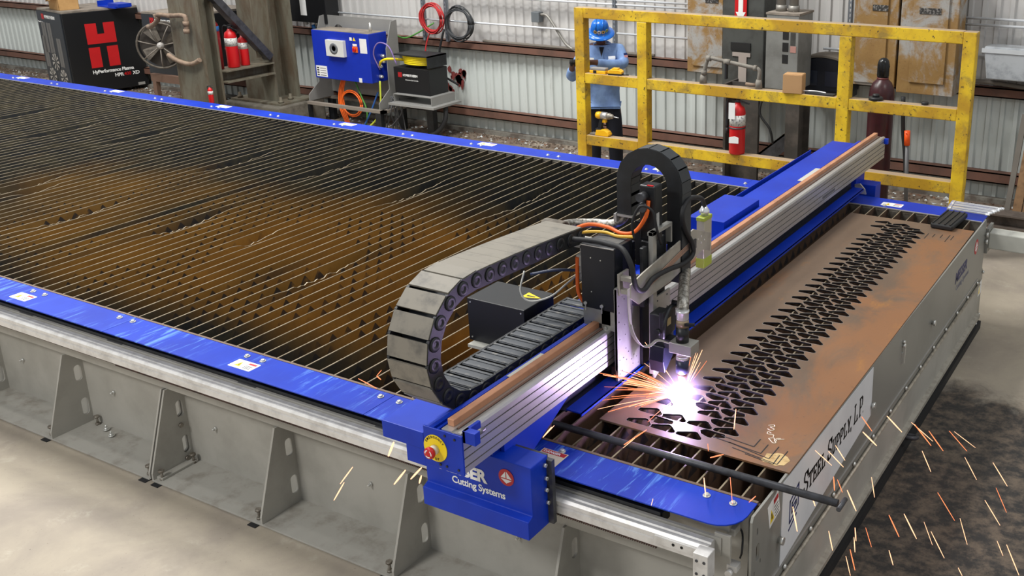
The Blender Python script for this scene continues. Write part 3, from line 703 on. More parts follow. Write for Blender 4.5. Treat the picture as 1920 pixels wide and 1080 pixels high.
# thin kerf lines of the corner brackets
kl = MB()
def kerf_line(pts):
    for p, q in zip(pts, pts[1:]): kl.bar((p[0]+.43, p[1]-1.98, 0.0006), (q[0]+.43, q[1]-1.98, 0.0006), kerf, 0.001)
for pts in ([(-.345, .470), (-.190, .452), (-.190, .520)], [(-.375, .445), (-.145, .418), (-.145, .495)], [(-.295, .437), (-.100, .395), (-.100, .500)], [(-.265, .405), (-.055, .372), (-.055, .485)], [(-.20, .386), (-.070, .366), (-.072, .44)],
            [(-.262, 3.33), (-.262, 3.44)], [(-.222, 3.38), (-.222, 3.45)], [(-.175, 3.39), (-.175, 3.46)], [(-.130, 3.33), (-.130, 3.47)], [(-.105, 3.38), (-.105, 3.47)]):
    kerf_line(pts)
kl.build('kerf_line', ink, steel_plate, kind='stuff')
ck = M('chalk', '#d8cbb6', 0.9)
def chalk(pts, o):
    mb = MB(); P = smooth([(o[0]+p[0]*1.1, o[1]+p[1]*1.1, PZ+0.0006) for p in pts], 5)
    mb.tube(P, 0.0021, 5); mb.xf(Matrix.Translation((.43, -1.98, -PZ))); return mb
cs = MB()
for pts in ([(-.005, .10), (.012, .112), (.02, .10), (.006, .092), (.026, .083), (.02, .068), (.002, .074)], [(.028, .05), (.012, .056), (.018, .04), (.04, .042), (.046, .026)], [(.034, .01), (.05, .022), (.06, .006), (.07, -.006), (.06, -.012), (.046, 0), (.034, .01)], [(.075, .03), (.06, .02), (.068, .005)], [(.066, .018), (.088, .032)]):
    m_ = chalk(pts, (-0.20, 0.53)); cs.add(m_.v, m_.f)
cs.build('chalk_mark', ck, steel_plate, label='chalked number 3158')
# bare patch of torn tape at the corner
pts = [(-.075+.06*math.cos(a)*(0.7+.5*random.random()), .405+.055*math.sin(a)*(0.7+.5*random.random())) for a in [i*0.45 for i in range(14)]]
MB().prism([(max(min(p[0], .008), -.16)+.43, max(p[1], .345)-1.98) for p in pts], 'z', 0.0002, 0.0007).build('tape_residue', M('tape_residue_tan', '#c6ab76', 0.8, 0, '#a08050', 30.0), steel_plate)

# round bar with a T end lying across the slats
rod = thing('round_bar', 'dark round steel bar with short T handle lying across slats', 'steel bar', (-0.35, 0.213, H+0.014))
MB().cyl((-0.66, -0.006, 0.0), (0.60, 0.008, 0.0), 0.0150, 14).build('bar', dark_steel, rod)
MB().cyl((0.615, -0.030, 0.0), (0.615, 0.048, 0.0), 0.0095, 10).build('t_handle', dark_steel, rod)

# ================================================================ gantry
gan = thing('gantry', 'blue cutting gantry with long grooved aluminium beam across the table', 'gantry', (-1.05, 2.0, H))
GO = Matrix.Translation((1.05, -2.0, -H))
def G(mb, name, mats, parent=None, **kw): mb.xf(GO); return mb.build(name, mats, parent or gan, **kw)
Y0, Y1 = -0.449, 4.66
xf_ = -0.944; prof = [(xf_, 0.970)]
for z in (0.996, 1.031, 1.066, 1.101):
    prof += [(xf_, z-0.0028), (xf_-0.007, z-0.0028), (xf_-0.007, z+0.0028), (xf_, z+0.0028)]
prof += [(xf_, 1.126), (-0.950, 1.135), (-0.964, 1.137), (-0.970, 1.131), (-0.982, 1.131), (-0.984, 1.126), (-0.992, 1.126), (-0.994, 1.133), (-1.04, 1.133), (-1.04, 0.970)]
G(MB().prism(prof, 'y', Y0, Y1), 'beam', alu, label='grooved aluminium beam')
for z in (0.996, 1.031, 1.066, 1.101): G(MB().box((xf_-0.0072, Y0+0.002, z-0.003), (xf_-0.0045, Y1-0.002, z+0.003)), 'groove_shade', black)  # black strips added to paint the shade inside the grooves
G(MB().prism([(-1.04, 0.975), (-1.04, 1.118), (-1.052, 1.118), (-1.052, 1.104), (-1.064, 1.104), (-1.064, 1.118), (-1.076, 1.118), (-1.076, 1.104), (-1.090, 1.104), (-1.090, 1.118), (-1.104, 1.118), (-1.118, 1.112), (-1.118, 0.975)], 'y', Y0, Y1-0.15), 'ribbed_profile', blue)
G(MB().box((-1.036, Y0+0.03, 1.133), (-1.006, Y1, 1.160)), 'copper_bar', copper, bevel=0.002)
G(MB().tube([(-0.988, Y0+0.03, 1.132), (-0.988, Y1, 1.132)], 0.0045, 6), 'guide_wire', M('brown_wire', '#6d5247', 0.5, 0.3))
G(MB().box((-1.123, Y0-0.008, 0.965), (-0.941, Y0, 1.128)), 'end_plate', blue, bevel=0.002)
G(MB().box((-1.115, Y1-0.155, 0.975), (-1.04, Y1-0.147, 1.115)), 'end_plate', blue)
sc_ = MB().lathe([(0.005, 0), (0.005, -0.003)], n=8, axis='y').mesh('screw', [black])
for x, z in ((-1.02, 1.112), (-0.975, 1.108), (-1.05, 0.985), (-1.02, 0.985), (-0.965, 0.985)): inst(sc_, 'screw', gan, (x+1.05, Y0-0.008-2, z-H))
es = MB().lathe([(0.0545, 0), (0.0545, -0.003)], c=(-1.068, Y0-0.008, 1.048), n=30, axis='y')
es = G(es, 'emergency_stop', yel, label='yellow disc with red emergency stop button')
def GP(mb, name, mats, parent): mb.xf(GO); return mb.build(name, mats, parent)
GP(MB().lathe([(0.019, -0.003), (0.019, -0.024)], c=(-1.068, Y0-0.008, 1.045), n=20, axis='y'), 'collar', M('cream_plastic', '#d9d2c3', 0.5), es)
GP(MB().lathe([(0.014, -0.024), (0.0225, -0.028), (0.0235, -0.036), (0.021, -0.042), (0.006, -0.0435)], c=(-1.068, Y0-0.008, 1.045), n=22, axis='y'), 'push_button', red, es)
ar = MB()
for a0 in (100, 220, 340):
    for i in range(5):
        a, b = R(a0+i*16), R(a0+i*16+16); c0 = Vector((-1.068, Y0-0.0515, 1.045))
        ar.add([c0+Vector((math.cos(a)*r_, 0, math.sin(a)*r_)) for r_ in (.012, .0165)]+[c0+Vector((math.cos(b)*r_, 0, math.sin(b)*r_)) for r_ in (.0165, .012)], [(0, 1, 2, 3)])
GP(ar, 'arrow_mark', white, es)
for word, a0, st_, rr_ in (('EMERGENCY', 152, -14.5, 0.0415), ('STOP', 238, 16, 0.048)):
    for i, ch in enumerate(word):
        a = R(a0+st_*i); c0 = Vector((-1.068+rr_*math.cos(a), Y0-0.0115, 1.048+rr_*math.sin(a)))
        t = a-math.pi/2 if word == 'EMERGENCY' else a+math.pi/2
        text(ch, 0.0135, tuple(GO @ c0), (math.cos(t), 0, math.sin(t)), (-math.sin(t), 0, math.cos(t)), ink, es, name='letter', depth=0.0002, bold=0.0004, align='CENTER')
# small clamp and proximity switch at the near end of the beam
cb = G(MB().box((-0.944, Y0, 1.100), (-0.886, Y0+0.03, 1.150)).box((-0.944, Y0+0.0, 1.100), (-0.93, Y0+0.09, 1.150)), 'switch_clamp', blue, bevel=0.002)
G(MB().lathe([(0.011, 0), (0.011, 0.035)], c=(-0.90, Y0+0.03, 1.135), n=12, axis='y'), 'proximity_switch', M('sensor_grey', '#6b6a72', 0.4, 0.5))
# far end fitting
G(MB().box((-0.944, Y1-0.03, 1.085), (-0.915, Y1, 1.125)), 'switch_clamp', blue)
# small tags on the beam
G(MB().box((-1.10, 0.02, 1.1185), (-1.055, 0.26, 1.1205)), 'tag_plate', M('tag_grey', '#b9b8b0', 0.5))
G(MB().box((-1.115, 3.25, 1.1185), (-1.045, 3.6, 1.1205)), 'tag_plate', M('tag_grey', '#b9b8b0'))
G(MB().box((-0.9435, 3.28, 1.004), (-0.943, 3.52, 1.022)), 'maker_tag', M('smudged_print', '#5d5d60', 0.5))
# near carriage housing
hs = G(MB().prism([(-.26, .935), (-.26, .727), (-.29, .714), (-.29, .635), (-.15, .635), (-.15, .935)], 'x', -1.31, -0.79), 'carriage_housing', blue, label='blue drive housing lettered MESSER Cutting Systems', bevel=0.003)
G(MB().box((-1.31, -0.255, 0.93), (-0.97, 0.02, 0.968)), 'saddle', blue)
G(MB().box((-1.53, -0.262, 0.868), (-1.31, -0.02, 0.945)).box((-1.41, -0.259, 0.79), (-1.31, -0.15, 0.87)), 'rear_housing', blue, bevel=0.003)
G(MB().prism([(-.21, .968), (.24, .968), (-.06, .83), (-.21, .83)], 'x', -0.965, -0.948), 'side_gusset', blue)
G(MB().box((-1.25, -0.15, 0.66), (-0.80, -0.134, 0.93)).box((-0.80, -0.16, 0.64), (-0.765, -0.14, 0.92)), 'drive_plate', dark_steel)
for y_, z_ in ((-0.175, 0.905), (-0.17, 0.845), (-0.172, 0.795), (-0.165, 0.735)):
    inst(MB().lathe([(0.008, 0), (0.008, 0.012)], n=10, axis='x').mesh('screw', [zinc]), 'screw', gan, (-0.79+1.05, y_-2, z_-H))
pl = text('MESSER', 0.073, tuple(GO @ Vector((-1.243, -0.2615, 0.808))), (1, 0, 0), (0, 0, 1), white, hs, depth=0.0006, bold=0.0032, label='white maker lettering', spacing=0.98)
text('Cutting Systems', 0.043, tuple(GO @ Vector((-1.178, -0.2615, 0.763))), (1, 0, 0), (0, 0, 1), white, hs, depth=0.0006, bold=0.0007, spacing=0.94)
badge((-0.906, -0.2612, 0.863), (1, 0, 0), (0, 0, 1), 0.036, hs, GO.translation)
# far carriage
G(MB().prism([(4.10, .70), (4.10, .965), (4.30, .965), (4.30, .70)], 'x', -1.30, -0.98), 'carriage_housing', blue, bevel=0.003)
G(MB().box((-0.98, 4.15, 0.70), (-0.845, 4.28, 0.885)), 'motor_cover', blue, bevel=0.003)
G(MB().prism([(-0.975, .83), (-0.985, .895), (-0.945, .905), (-0.905, .865), (-0.895, .83)], 'y', 4.085, 4.10), 'guide_plate', alu)
# spatter deflector under the beam
G(MB().box((-1.006, 0.24, 0.885), (-1.000, 4.05, 0.972)).box((-1.0, 0.24, 0.885), (-0.962, 4.02, 0.889)), 'deflector_web', M('dark_navy_and_shade', '#141a2c', 0.4))  # web and gap filler coloured dark for the shade under the beam
G(MB().box((-0.966, 0.24, 0.893), (-0.888, 4.0, 0.899)).box((-0.891, 0.24, 0.882), (-0.888, 4.0, 0.899)), 'spatter_deflector', blue, label='blue angled spatter deflector strip')
# cable tray and covers behind the beam
G(MB().box((-1.375, -0.10, 1.012), (-1.118, 4.45, 1.020)).box((-1.375, -0.10, 1.012), (-1.369, 4.45, 1.05)), 'cable_tray', blue)
G(MB().box((-1.315, 2.66, 1.090), (-1.119, 4.50, 1.096)).box((-1.345, 2.72, 1.05), (-1.339, 4.1, 1.112)), 'tray_lid', blue, bevel=0.001)
G(MB().box((-1.37, 2.15, 1.02), (-1.135, 2.66, 1.145)), 'drive_cover', blue, bevel=0.002)
cb2 = G(MB().box((-1.725, 0.545, 0.93), (-1.392, 0.785, 1.148)), 'junction_box', black, label='black box with yellow hazard triangle', bevel=0.003)
mb = MB(); poly_flat(mb, [(-.05, -.03), (.045, 0), (-.05, .035)], (-1.45, 0.70, 1.1485), (1, 0, 0), (0, 1, 0), 0.0006)
poly_flat(mb, [(-.035, -.008), (.01, -.004), (.01, .004), (-.035, .006)], (-1.45, 0.70, 1.149), (1, 0, 0), (0, 1, 0), 0.0004, 1); GP(mb, 'hazard_triangle', [yel, ink], cb2)
for x, z in ((-1.705, 1.13), (-1.705, 0.95), (-1.41, 1.13), (-1.41, 0.95)):
    inst(MB().lathe([(0.004, 0), (0.004, -0.003)], n=8, axis='y').mesh('screw', [zinc]), 'screw', cb2, (x+1.05, 0.545-2, z-H))
G(MB().box((-1.70, 0.50, 0.915), (-1.12, 0.82, 0.93)).box((-1.46, 0.47, 0.93), (-1.40, 0.54, 0.945)), 'box_shelf', M('tag_grey', '#b9b8b0'))

# ================================================================ big cable carrier
cc = thing('cable_carrier', 'large looped black cable carrier with dusty grey links behind beam', 'cable carrier', (-1.25, 0.1, 1.32))
m_side = black_p
m_top = M('dusty_link_plate', '#7f796e', 0.6, 0, '#585550', 9.0, (0.45, 0.75)); m_under = M('link_crossbar', '#4b4e53', 0.5, 0, '#7d7a74', 25.0, (0.5, 0.7))
# path of link centres in (y, z)
path = []; yc, zc, rm = -0.10, 1.3185, 0.2365; step = 0.082
y = 0.80
while y > yc: path.append((y, zc-rm, 0, )); y -= step
a = 0
na = int(math.pi*rm/step)
for i in range(na+1): 
    t = -math.pi/2-(i/na)*math.pi; path.append((yc+rm*math.cos(t), zc+rm*math.sin(t), 1))
y = yc+step
while y < 0.69: path.append((y, zc+rm-0.045*max(0, (y-yc)/0.79)**1.5, 2)); y += step
Wd = 0.20; hh = 0.037
def link(L):
    mb = MB()
    for s in (-1, 1):
        x = s*(Wd/2-0.006)
        # rounded side plate
        pts = [(L/2+0.004+hh*0.8*math.cos(R(q))*0.6, hh*math.sin(R(q))) for q in (-90, -60, -30, 0, 30, 60, 90)]+[(-L/2+0.004-hh*0.2*math.cos(R(q)), hh*math.sin(R(q))*0.96) for q in (90, 45, 0, -45, -90)]
        mb.prism(pts, 'x', x-0.006, x+0.006, 0)
        mb.lathe([(0.030, 0.006*s), (0.029, 0.010*s), (0.012, 0.010*s), (0.010, 0.007*s)], c=(x, L/2-0.008, 0), n=16, axis='x', mi=0)
    mb.box((-Wd/2+0.004, -L/2+0.002, hh-0.005), (Wd/2-0.004, L/2+0.001, hh+0.003), 1)      # outer cover
    for k in (-0.3, 0.25): mb.box((-Wd/2+0.01, L*k-0.007, -hh+0.001), (Wd/2-0.01, L*k+0.007, -hh+0.006), 2)
    mb.box((-Wd/2+0.01, -L*0.4, -hh+0.004), (Wd/2-0.01, L*0.4, -hh+0.007), 3)
    return mb.mesh('chain_link', [m_side, m_top, m_under, M('inner_link_dark', '#42464c', 0.5)])
lm = link(step)
for i, p in enumerate(path):
    q0, q1 = path[max(i-1, 0)], path[min(i+1, len(path)-1)]
    d = Vector((0, q1[0]-q0[0], q1[1]-q0[1])).normalized()
    # local +y runs back along the path so that local +z faces outwards
    yv = d; zv = Vector((1, 0, 0)).cross(yv)
    o = inst(lm, 'chain_link', cc, (-1.25+1.25-0.0, p[0]-0.1, p[1]-1.32))
    o.rotation_euler = Matrix(((1, yv.x, zv.x), (0, yv.y, zv.y), (0, yv.z, zv.z))).to_euler()
MB().box((-0.10, 0.56, 0.14), (0.20, 0.66, 0.16)).box((0.10, 0.56, 0.0), (0.2, 0.60, 0.15)).build('carrier_bracket', M('tag_grey', '#b9b8b0'), cc)
# dusty end of the hose sleeve standing at the head of the carrier
MB().lathe([(0.045, -0.02), (0.048, 0), (0.048, 0.09), (0.040, 0.095), (0.038, 0.0)], c=(-0.14, 0.66, 0.165), n=18, axis='x').build('sleeve_ring', M('dusty_sleeve', '#7d756a', 0.8, 0, '#5a544c', 14.0), cc)
# ================================================================ torch carriage
tc = thing('torch_carriage', 'torch carriage with perforated grey plate and black motor box on beam', 'torch carriage', (-0.92, 0.68, 1.0))
TO = Matrix.Translation((0.92, -0.68, -1.0))
def C(mb, name, mats, parent=None, **kw): mb.xf(TO); return mb.build(name, mats, parent or tc, **kw)
m_tp = M('bare_aluminium_plate', '#a7a6a0', 0.42, 0.5, '#96958f', 6.0)
nvy = M('dark_navy_and_shade', '#141a2c', 0.4)
# big perforated mounting plate
rr_ = random.Random(5); hl = []
tries = 0
while len(hl) < 26 and tries < 4000:
    tries += 1; p = (rr_.uniform(0.575, 0.742), rr_.uniform(0.91, 1.31))
    if p[1] > 1.22 and p[0] > 0.66: continue
    if all((p[0]-q[0])**2+(p[1]-q[1])**2 > 0.022**2 for q in hl): hl.append(p)
pp = fill_plate([(0.560, 0.900), (0.585, 0.886), (0.757, 0.886), (0.757, 1.345), (0.560, 1.345)], [circle(0.0035, 8, q) for q in hl], -0.012, 0)
pp.xf(Matrix(((0, 0, 1, -0.90), (1, 0, 0, 0), (0, 1, 0, 0), (0, 0, 0, 1))))
C(pp, 'mounting_plate', m_tp)
C(MB().box((-0.945, 0.545, 0.884), (-0.89, 0.60, 0.897)), 'bottom_foot', m_tp)
C(MB().box((-0.94, 0.57, 0.897), (-0.912, 0.60, 0.96)), 'roller_block', black)
C(MB().box((-0.915, 0.560, 0.95), (-0.901, 0.574, 1.34)), 'plate_edge', m_tp)
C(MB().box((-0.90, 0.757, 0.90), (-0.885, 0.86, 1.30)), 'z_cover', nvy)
# motor box on top of the beam
bx = C(MB().box((-1.092, 0.577, 1.218), (-0.920, 0.735, 1.517)), 'motor_box', M('motor_box_black', '#12151d', 0.38), bevel=0.003, label='tall black motor box')
C(MB().box((-1.09, 0.5762, 1.5125), (-0.922, 0.5772, 1.5165)), 'edge_highlight', alu, bx)  # bright strip added as the highlight along the box's top edge
C(MB().box((-1.08, 0.60, 1.5175), (-0.94, 0.73, 1.5185)), 'dusty_lid', M('dusty_lid', '#3d3f44', 0.8, 0, '#6a665f', 6.0), bx)
for x, z in ((-1.04, 1.46), (-0.99, 1.455), (-1.04, 1.30)): C(MB().lathe([(0.003, 0), (0.003, -0.002)], c=(x, 0.577, z), n=8, axis='y'), 'screw', zinc, bx)
C(MB().box((-1.085, 0.577, 1.155), (-0.945, 0.590, 1.222)).box((-0.99, 0.577, 1.13), (-0.91, 0.59, 1.222)).box((-1.085, 0.58, 1.135), (-1.05, 0.70, 1.16)), 'box_bracket', m_tp)
C(MB().box((-1.04, 0.578, 1.10), (-0.955, 0.60, 1.155)), 'rail_truck', black_p)
for x, z in ((-1.07, 1.232), (-0.985, 1.232), (-0.97, 1.13)):
    C(MB().lathe([(0.008, 0), (0.008, -0.01)], c=(x, 0.577, z+.01), n=10, axis='y').bar((x, 0.572, z+.005), (x, 0.572, z-.025), 0.004, 0.004), 'cap_screw', zinc)
C(MB().box((-1.13, 0.60, 1.40), (-1.09, 0.70, 1.45)), 'carrier_lug', M('tag_grey', '#b9b8b0'))
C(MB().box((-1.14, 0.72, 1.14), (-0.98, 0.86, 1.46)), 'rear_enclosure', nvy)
# solenoid valve behind the box
C(MB().box((-1.20, 0.70, 1.28), (-1.12, 0.78, 1.40)).box((-1.10, 0.69, 1.30), (-1.085, 0.71, 1.42)), 'solenoid_valve', M('valve_grey', '#8f8f8c', 0.4, 0.5, '#4c4c4c', 30.0))
# sensor arm
C(MB().prism([(.602, 1.425), (1.081, 1.480), (1.264, 1.408), (1.255, 1.318), (1.179, 1.348), (.849, 1.299), (.563, 1.294), (.496, 1.345), (.498, 1.406)], 'x', -0.798, -0.790).box((-0.90, 0.575, 1.32), (-0.798, 0.60, 1.34)).box((-0.90, 0.575, 1.38), (-0.798, 0.60, 1.40)).box((-0.902, 0.57, 1.31), (-0.89, 0.65, 1.41)), 'sensor_arm', M('arm_beige', '#aaa59a', 0.5, 0.3, '#8d8880', 5.0), bevel=0.001)
ws = MB()
for i in range(4): ws.tube(smooth([(-0.786, 0.62, 1.345+.006*i), (-0.784, 0.82, 1.375+.007*i), (-0.786, 1.02, 1.405+.008*i)]), 0.0028, 5)
C(ws, 'wire_bundle', M('tan_wire', '#9c7a66', 0.5))
for y_, z_ in ((1.156, 1.423), (1.122, 1.418), (1.191, 1.394), (1.156, 1.391)): C(MB().lathe([(0.005, 0), (0.005, 0.003)], c=(-0.790, y_, z_), n=8, axis='x'), 'rivet', zinc)
C(MB().box((-0.790, 1.055, 1.385), (-0.783, 1.095, 1.43)), 'clip_plate', dark_steel)
ls = C(MB().box((-0.862, 1.250, 1.240), (-0.820, 1.335, 1.475)), 'laser_sensor', M('sensor_silver', '#b9b5a6', 0.4, 0.5), bevel=0.004, label='silver square laser sensor with green ends')
gr = M('olive_green_cap', '#9aa63e', 0.5)
C(MB().box((-0.864, 1.247, 1.220), (-0.818, 1.338, 1.270)), 'end_cap', gr, ls, bevel=0.004)
C(MB().box((-0.864, 1.247, 1.460), (-0.818, 1.338, 1.480)), 'end_cap', gr, ls, bevel=0.004)
C(MB().lathe([(0.018, 1.480), (0.018, 1.490), (0.026, 1.494), (0.026, 1.507), (0.017, 1.520), (0.012, 1.530)], c=(-0.841, 1.292, 0), n=14), 'cable_gland', chrome, ls)
# lifter frame
lf = C(MB().box((-0.835, 0.728, 0.88), (-0.812, 0.762, 1.565)).prism([(0.748, 0.89), (0.765, 0.842), (0.88, 0.89), (0.912, 1.02), (0.912, 1.24), (0.775, 1.24), (0.775, 0.96)], 'x', -0.835, -0.825).box((-0.84, 0.728, 1.548), (-0.812, 0.908, 1.565)).box((-0.84, 0.896, 1.47), (-0.812, 0.908, 1.55)), 'lifter_frame', m_tp, bevel=0.001)
for z in (1.02, 1.09, 1.16, 1.22): C(MB().lathe([(0.0045, 0), (0.0045, 0.002)], c=(-0.825, 0.79, z), n=8, axis='x').lathe([(0.0045, 0), (0.0045, 0.002)], c=(-0.825, 0.88, z), n=8, axis='x'), 'screw', dark_steel, lf)
C(MB().box((-0.90, 0.775, 1.20), (-0.845, 0.90, 1.50)).box((-0.845, 0.80, 1.30), (-0.82, 0.87, 1.42)).box((-0.86, 0.69, 1.22), (-0.84, 0.728, 1.50)), 'lifter_drive', black_p, bevel=0.004)
C(MB().lathe([(0.05, 1.22), (0.05, 1.29)], c=(-0.90, 0.74, 0), n=18), 'lifter_pulley', M('navy_gloss', '#10182c', 0.3))
lm_ = C(MB().box((-0.915, 0.79, 1.50), (-0.835, 0.86, 1.755)), 'lifter_motor', black, bevel=0.006, label='black servo motor with red top mark')
C(MB().box((-0.875, 0.788, 1.755), (-0.845, 0.80, 1.758)), 'red_mark', red, lm_)
C(MB().lathe([(0.02, 0), (0.02, -0.05)], c=(-0.885, 0.79, 1.71), n=12, axis='y').lathe([(0.022, 0), (0.022, -0.03)], c=(-0.885, 0.79, 1.66), n=12, axis='y'), 'motor_connector', dark_steel, lm_)
C(MB().box((-0.8345, 0.80, 1.56), (-0.833, 0.825, 1.63)), 'data_plate', M('silver_label', '#a9a9a7', 0.4), lm_)
# break-away torch holder
C(MB().box((-0.812, 0.69, 1.00), (-0.735, 0.78, 1.20)).box((-0.752, 0.67, 1.10), (-0.728, 0.785, 1.225)), 'torch_holder', black_p, bevel=0.005)
C(MB().tube(smooth([(-0.725, 0.66, 1.11), (-0.715, 0.655, 1.18), (-0.715, 0.70, 1.235), (-0.72, 0.775, 1.225)]), 0.009, 8), 'holder_handle', black_p)
C(MB().lathe([(0.014, 0), (0.014, -0.02)], c=(-0.745, 0.655, 1.14), n=12, axis='y').lathe([(0.012, 0), (0.012, 0.05)], c=(-0.735, 0.765, 1.24), n=10, axis='x'), 'release_knob', black)
C(MB().box((-0.7278, 0.70, 1.15), (-0.726, 0.735, 1.185)), 'rating_plate', M('brass_plate', '#c9b98a', 0.4, 0.4))
C(MB().prism([(0.675, 0.93), (0.71, 0.955), (0.77, 1.0), (0.77, 1.06), (0.67, 1.06), (0.66, 0.99)], 'x', -0.80, -0.725), 'holder_shroud', M('smoked_plastic', '#1a1c2a', 0.3), bevel=0.004)
C(MB().box((-0.735, 0.68, 1.055), (-0.69, 0.74, 1.095)), 'holder_neck', black_p)
C(MB().box((-0.695, 0.655, 1.050), (-0.585, 0.735, 1.100)), 'torch_clamp', m_tp, bevel=0.003)
# torch
TX, TY = -0.645, 0.690
to = C(MB().lathe([(0.029, 1.10), (0.0295, 1.172)], c=(TX, TY, 0), n=24), 'torch', black, label='black plasma torch with brass and steel sleeves')
C(MB().lathe([(0.0285, 1.172), (0.0285, 1.195), (0.027, 1.205)], c=(TX, TY, 0), n=24), 'brass_sleeve', M('dusty_brass', '#9b8a72', 0.5, 0.4), to)
C(MB().lathe([(0.026, 1.205), (0.028, 1.21), (0.028, 1.24), (0.030, 1.242), (0.030, 1.250)], c=(TX, TY, 0), n=20), 'hose_clamp', chrome, to)
C(MB().lathe([(0.026, 1.03), (0.027, 1.05)], c=(TX, TY, 0), n=20).lathe([(0.028, 1.012), (0.028, 1.03)], c=(TX, TY, 0), n=20), 'torch_collar', alu, to)
C(MB().lathe([(0.020, 0.945), (0.029, 0.952), (0.030, 1.012)], c=(TX, TY, 0), n=24), 'retaining_cap', M('retaining_cap_navy', '#20233c', 0.35), to)
C(MB().lathe([(0.006, 0.900), (0.014, 0.905), (0.022, 0.935), (0.021, 0.946)], c=(TX, TY, 0), n=20), 'nozzle', M('nozzle_copper', '#b98f7a', 0.3, 0.9), to)
C(MB().bar((TX+.02, TY-.02, 1.192), (TX+.06, TY-.0, 1.19), 0.012, 0.012), 'side_fitting', black, to)
C(MB().tube(smooth([(TX, TY, 1.245), (TX-.02, TY+.045, 1.272), (TX-.085, TY+.18, 1.288), (TX-.175, TY+.36, 1.292), (TX-.20, TY+.38, 1.34), (TX-.20, TY+.33, 1.38)], 6), 0.0265, 14), 'braided_hose', silver_braid, to, label='silver braided torch hose')
# flat earth strap hanging in a loop
mb = MB(); P = smooth([(-0.785, 0.467, 1.40), (-0.785, 0.472, 1.30), (-0.783, 0.488, 1.20), (-0.775, 0.545, 1.115), (-0.75, 0.58, 1.10), (-0.725, 0.61, 1.12), (-0.69, 0.645, 1.10)], 6)
for p, q in zip(P, P[1:]): mb.bar(p, q+(q-p)*0.15, 0.020, 0.003)
C(mb, 'earth_strap', M('strap_grey', '#b5b1a8', 0.5, 0.3))

# ================================================================ small cable carrier arch
c2 = thing('cable_carrier', 'small black cable carrier arching over the torch lifter', 'cable carrier', (-0.956, 0.995, 1.545))
R2 = 0.1325; hz = 0.037; st2 = 0.052; cz = 1.705; p2 = []
z = 1.565
while z < cz: p2.append((-R2, z)); z += st2
n2 = int(math.pi*R2/st2)+1
for i in range(n2+1):
    t = math.pi-math.pi*i/n2; p2.append((R2*math.cos(t), cz+R2*math.sin(t)))
z = cz-st2
while z > 1.28: p2.append((R2, z)); z -= st2
mb = MB(); W2 = 0.095; L2 = st2
mb.box((-L2/2-0.008, -W2/2, -hz), (L2/2+0.008, -W2/2+0.008, hz)).box((-L2/2-0.008, W2/2-0.008, -hz), (L2/2+0.008, W2/2, hz))
mb.box((-L2/2, -W2/2+0.004, hz-0.005), (L2/2+0.001, W2/2-0.004, hz+0.002), 1).box((-L2*0.35, -W2/2+0.004, -hz), (L2*0.35, W2/2-0.004, -hz+0.004), 1)
lk = mb.mesh('chain_link', [black_p, M('small_link_cover', '#2f3235', 0.5)])
for i, p in enumerate(p2):
    a, b = p2[max(i-1, 0)], p2[min(i+1, len(p2)-1)]
    o = inst(lk, 'chain_link', c2, (p[0], 0, p[1]-1.545)); o.rotation_euler = (0, -math.atan2(b[1]-a[1], b[0]-a[0]), 0)
MB().box((-R2-0.045, -0.055, -0.01), (-R2+0.045, 0.05, 0.0)).box((-R2-0.05, -0.06, -0.04), (-R2-0.035, -0.03, 0.0)).build('end_bracket', alu, c2)
MB().box((-R2+0.03, 0.0, -0.26), (R2-0.07, 0.01, -0.04)).build('backing_plate', black, c2)

# ================================================================ hoses and cables around the carriage
def cable(name, label, cat, pts, r, mat, n=10, k=7, group=None):
    P = smooth(pts, k); c = P[0].copy()
    o = MB().tube([p-c for p in P], r, n).build(name, mat); o.location = c
    return tag(o, label, cat, group)
cable('braided_hose', 'thick silver braided hose from carrier head to arch foot', 'hose', [(-1.30, 0.66, 1.52), (-1.34, 0.86, 1.485), (-1.26, 0.95, 1.475), (-1.17, 0.97, 1.48), (-1.115, 0.98, 1.51), (-1.09, 0.99, 1.56)], 0.022, silver_braid, 12)
cable('orange_cable', 'orange power cable lying across the torch carriage top', 'cable', [(-1.22, 0.60, 1.52), (-1.18, 0.76, 1.535), (-1.08, 0.78, 1.535), (-0.99, 0.76, 1.525), (-0.92, 0.76, 1.545), (-0.87, 0.77, 1.62), (-0.865, 0.785, 1.69)], 0.009, orange)
cable('yellow_cable', 'thin yellow cable beneath the orange power cable', 'cable', [(-1.20, 0.58, 1.515), (-1.15, 0.68, 1.527), (-1.06, 0.72, 1.532), (-0.98, 0.71, 1.528), (-0.90, 0.72, 1.535)], 0.007, M('yellow_sheath', '#e3b13a', 0.5))
cable('orange_cable', 'orange cable dropping behind the black motor box', 'cable', [(-1.125, 0.60, 1.44), (-1.128, 0.60, 1.34), (-1.12, 0.595, 1.27), (-1.085, 0.60, 1.215)], 0.009, orange)
cable('black_cable', 'black cable looping from laser sensor along arm and over motor box', 'cable', [(-0.841, 1.292, 1.528), (-0.815, 1.20, 1.595), (-0.785, 1.02, 1.645), (-0.775, 0.935, 1.605), (-0.775, 0.96, 1.52), (-0.77, 1.025, 1.43), (-0.77, 1.03, 1.375), (-0.77, 0.94, 1.36), (-0.772, 0.80, 1.378), (-0.772, 0.66, 1.385), (-0.772, 0.57, 1.36), (-0.774, 0.51, 1.40), (-0.78, 0.485, 1.50), (-0.83, 0.50, 1.56), (-0.93, 0.56, 1.545), (-1.02, 0.58, 1.54), (-1.13, 0.58, 1.53)], 0.0115, rubber)
cable('black_cable', 'thin black cable arching over the lifter frame', 'cable', [(-0.90, 0.72, 1.52), (-0.905, 0.71, 1.60), (-0.87, 0.72, 1.68), (-0.82, 0.74, 1.66), (-0.805, 0.75, 1.58), (-0.80, 0.78, 1.50)], 0.006, rubber)
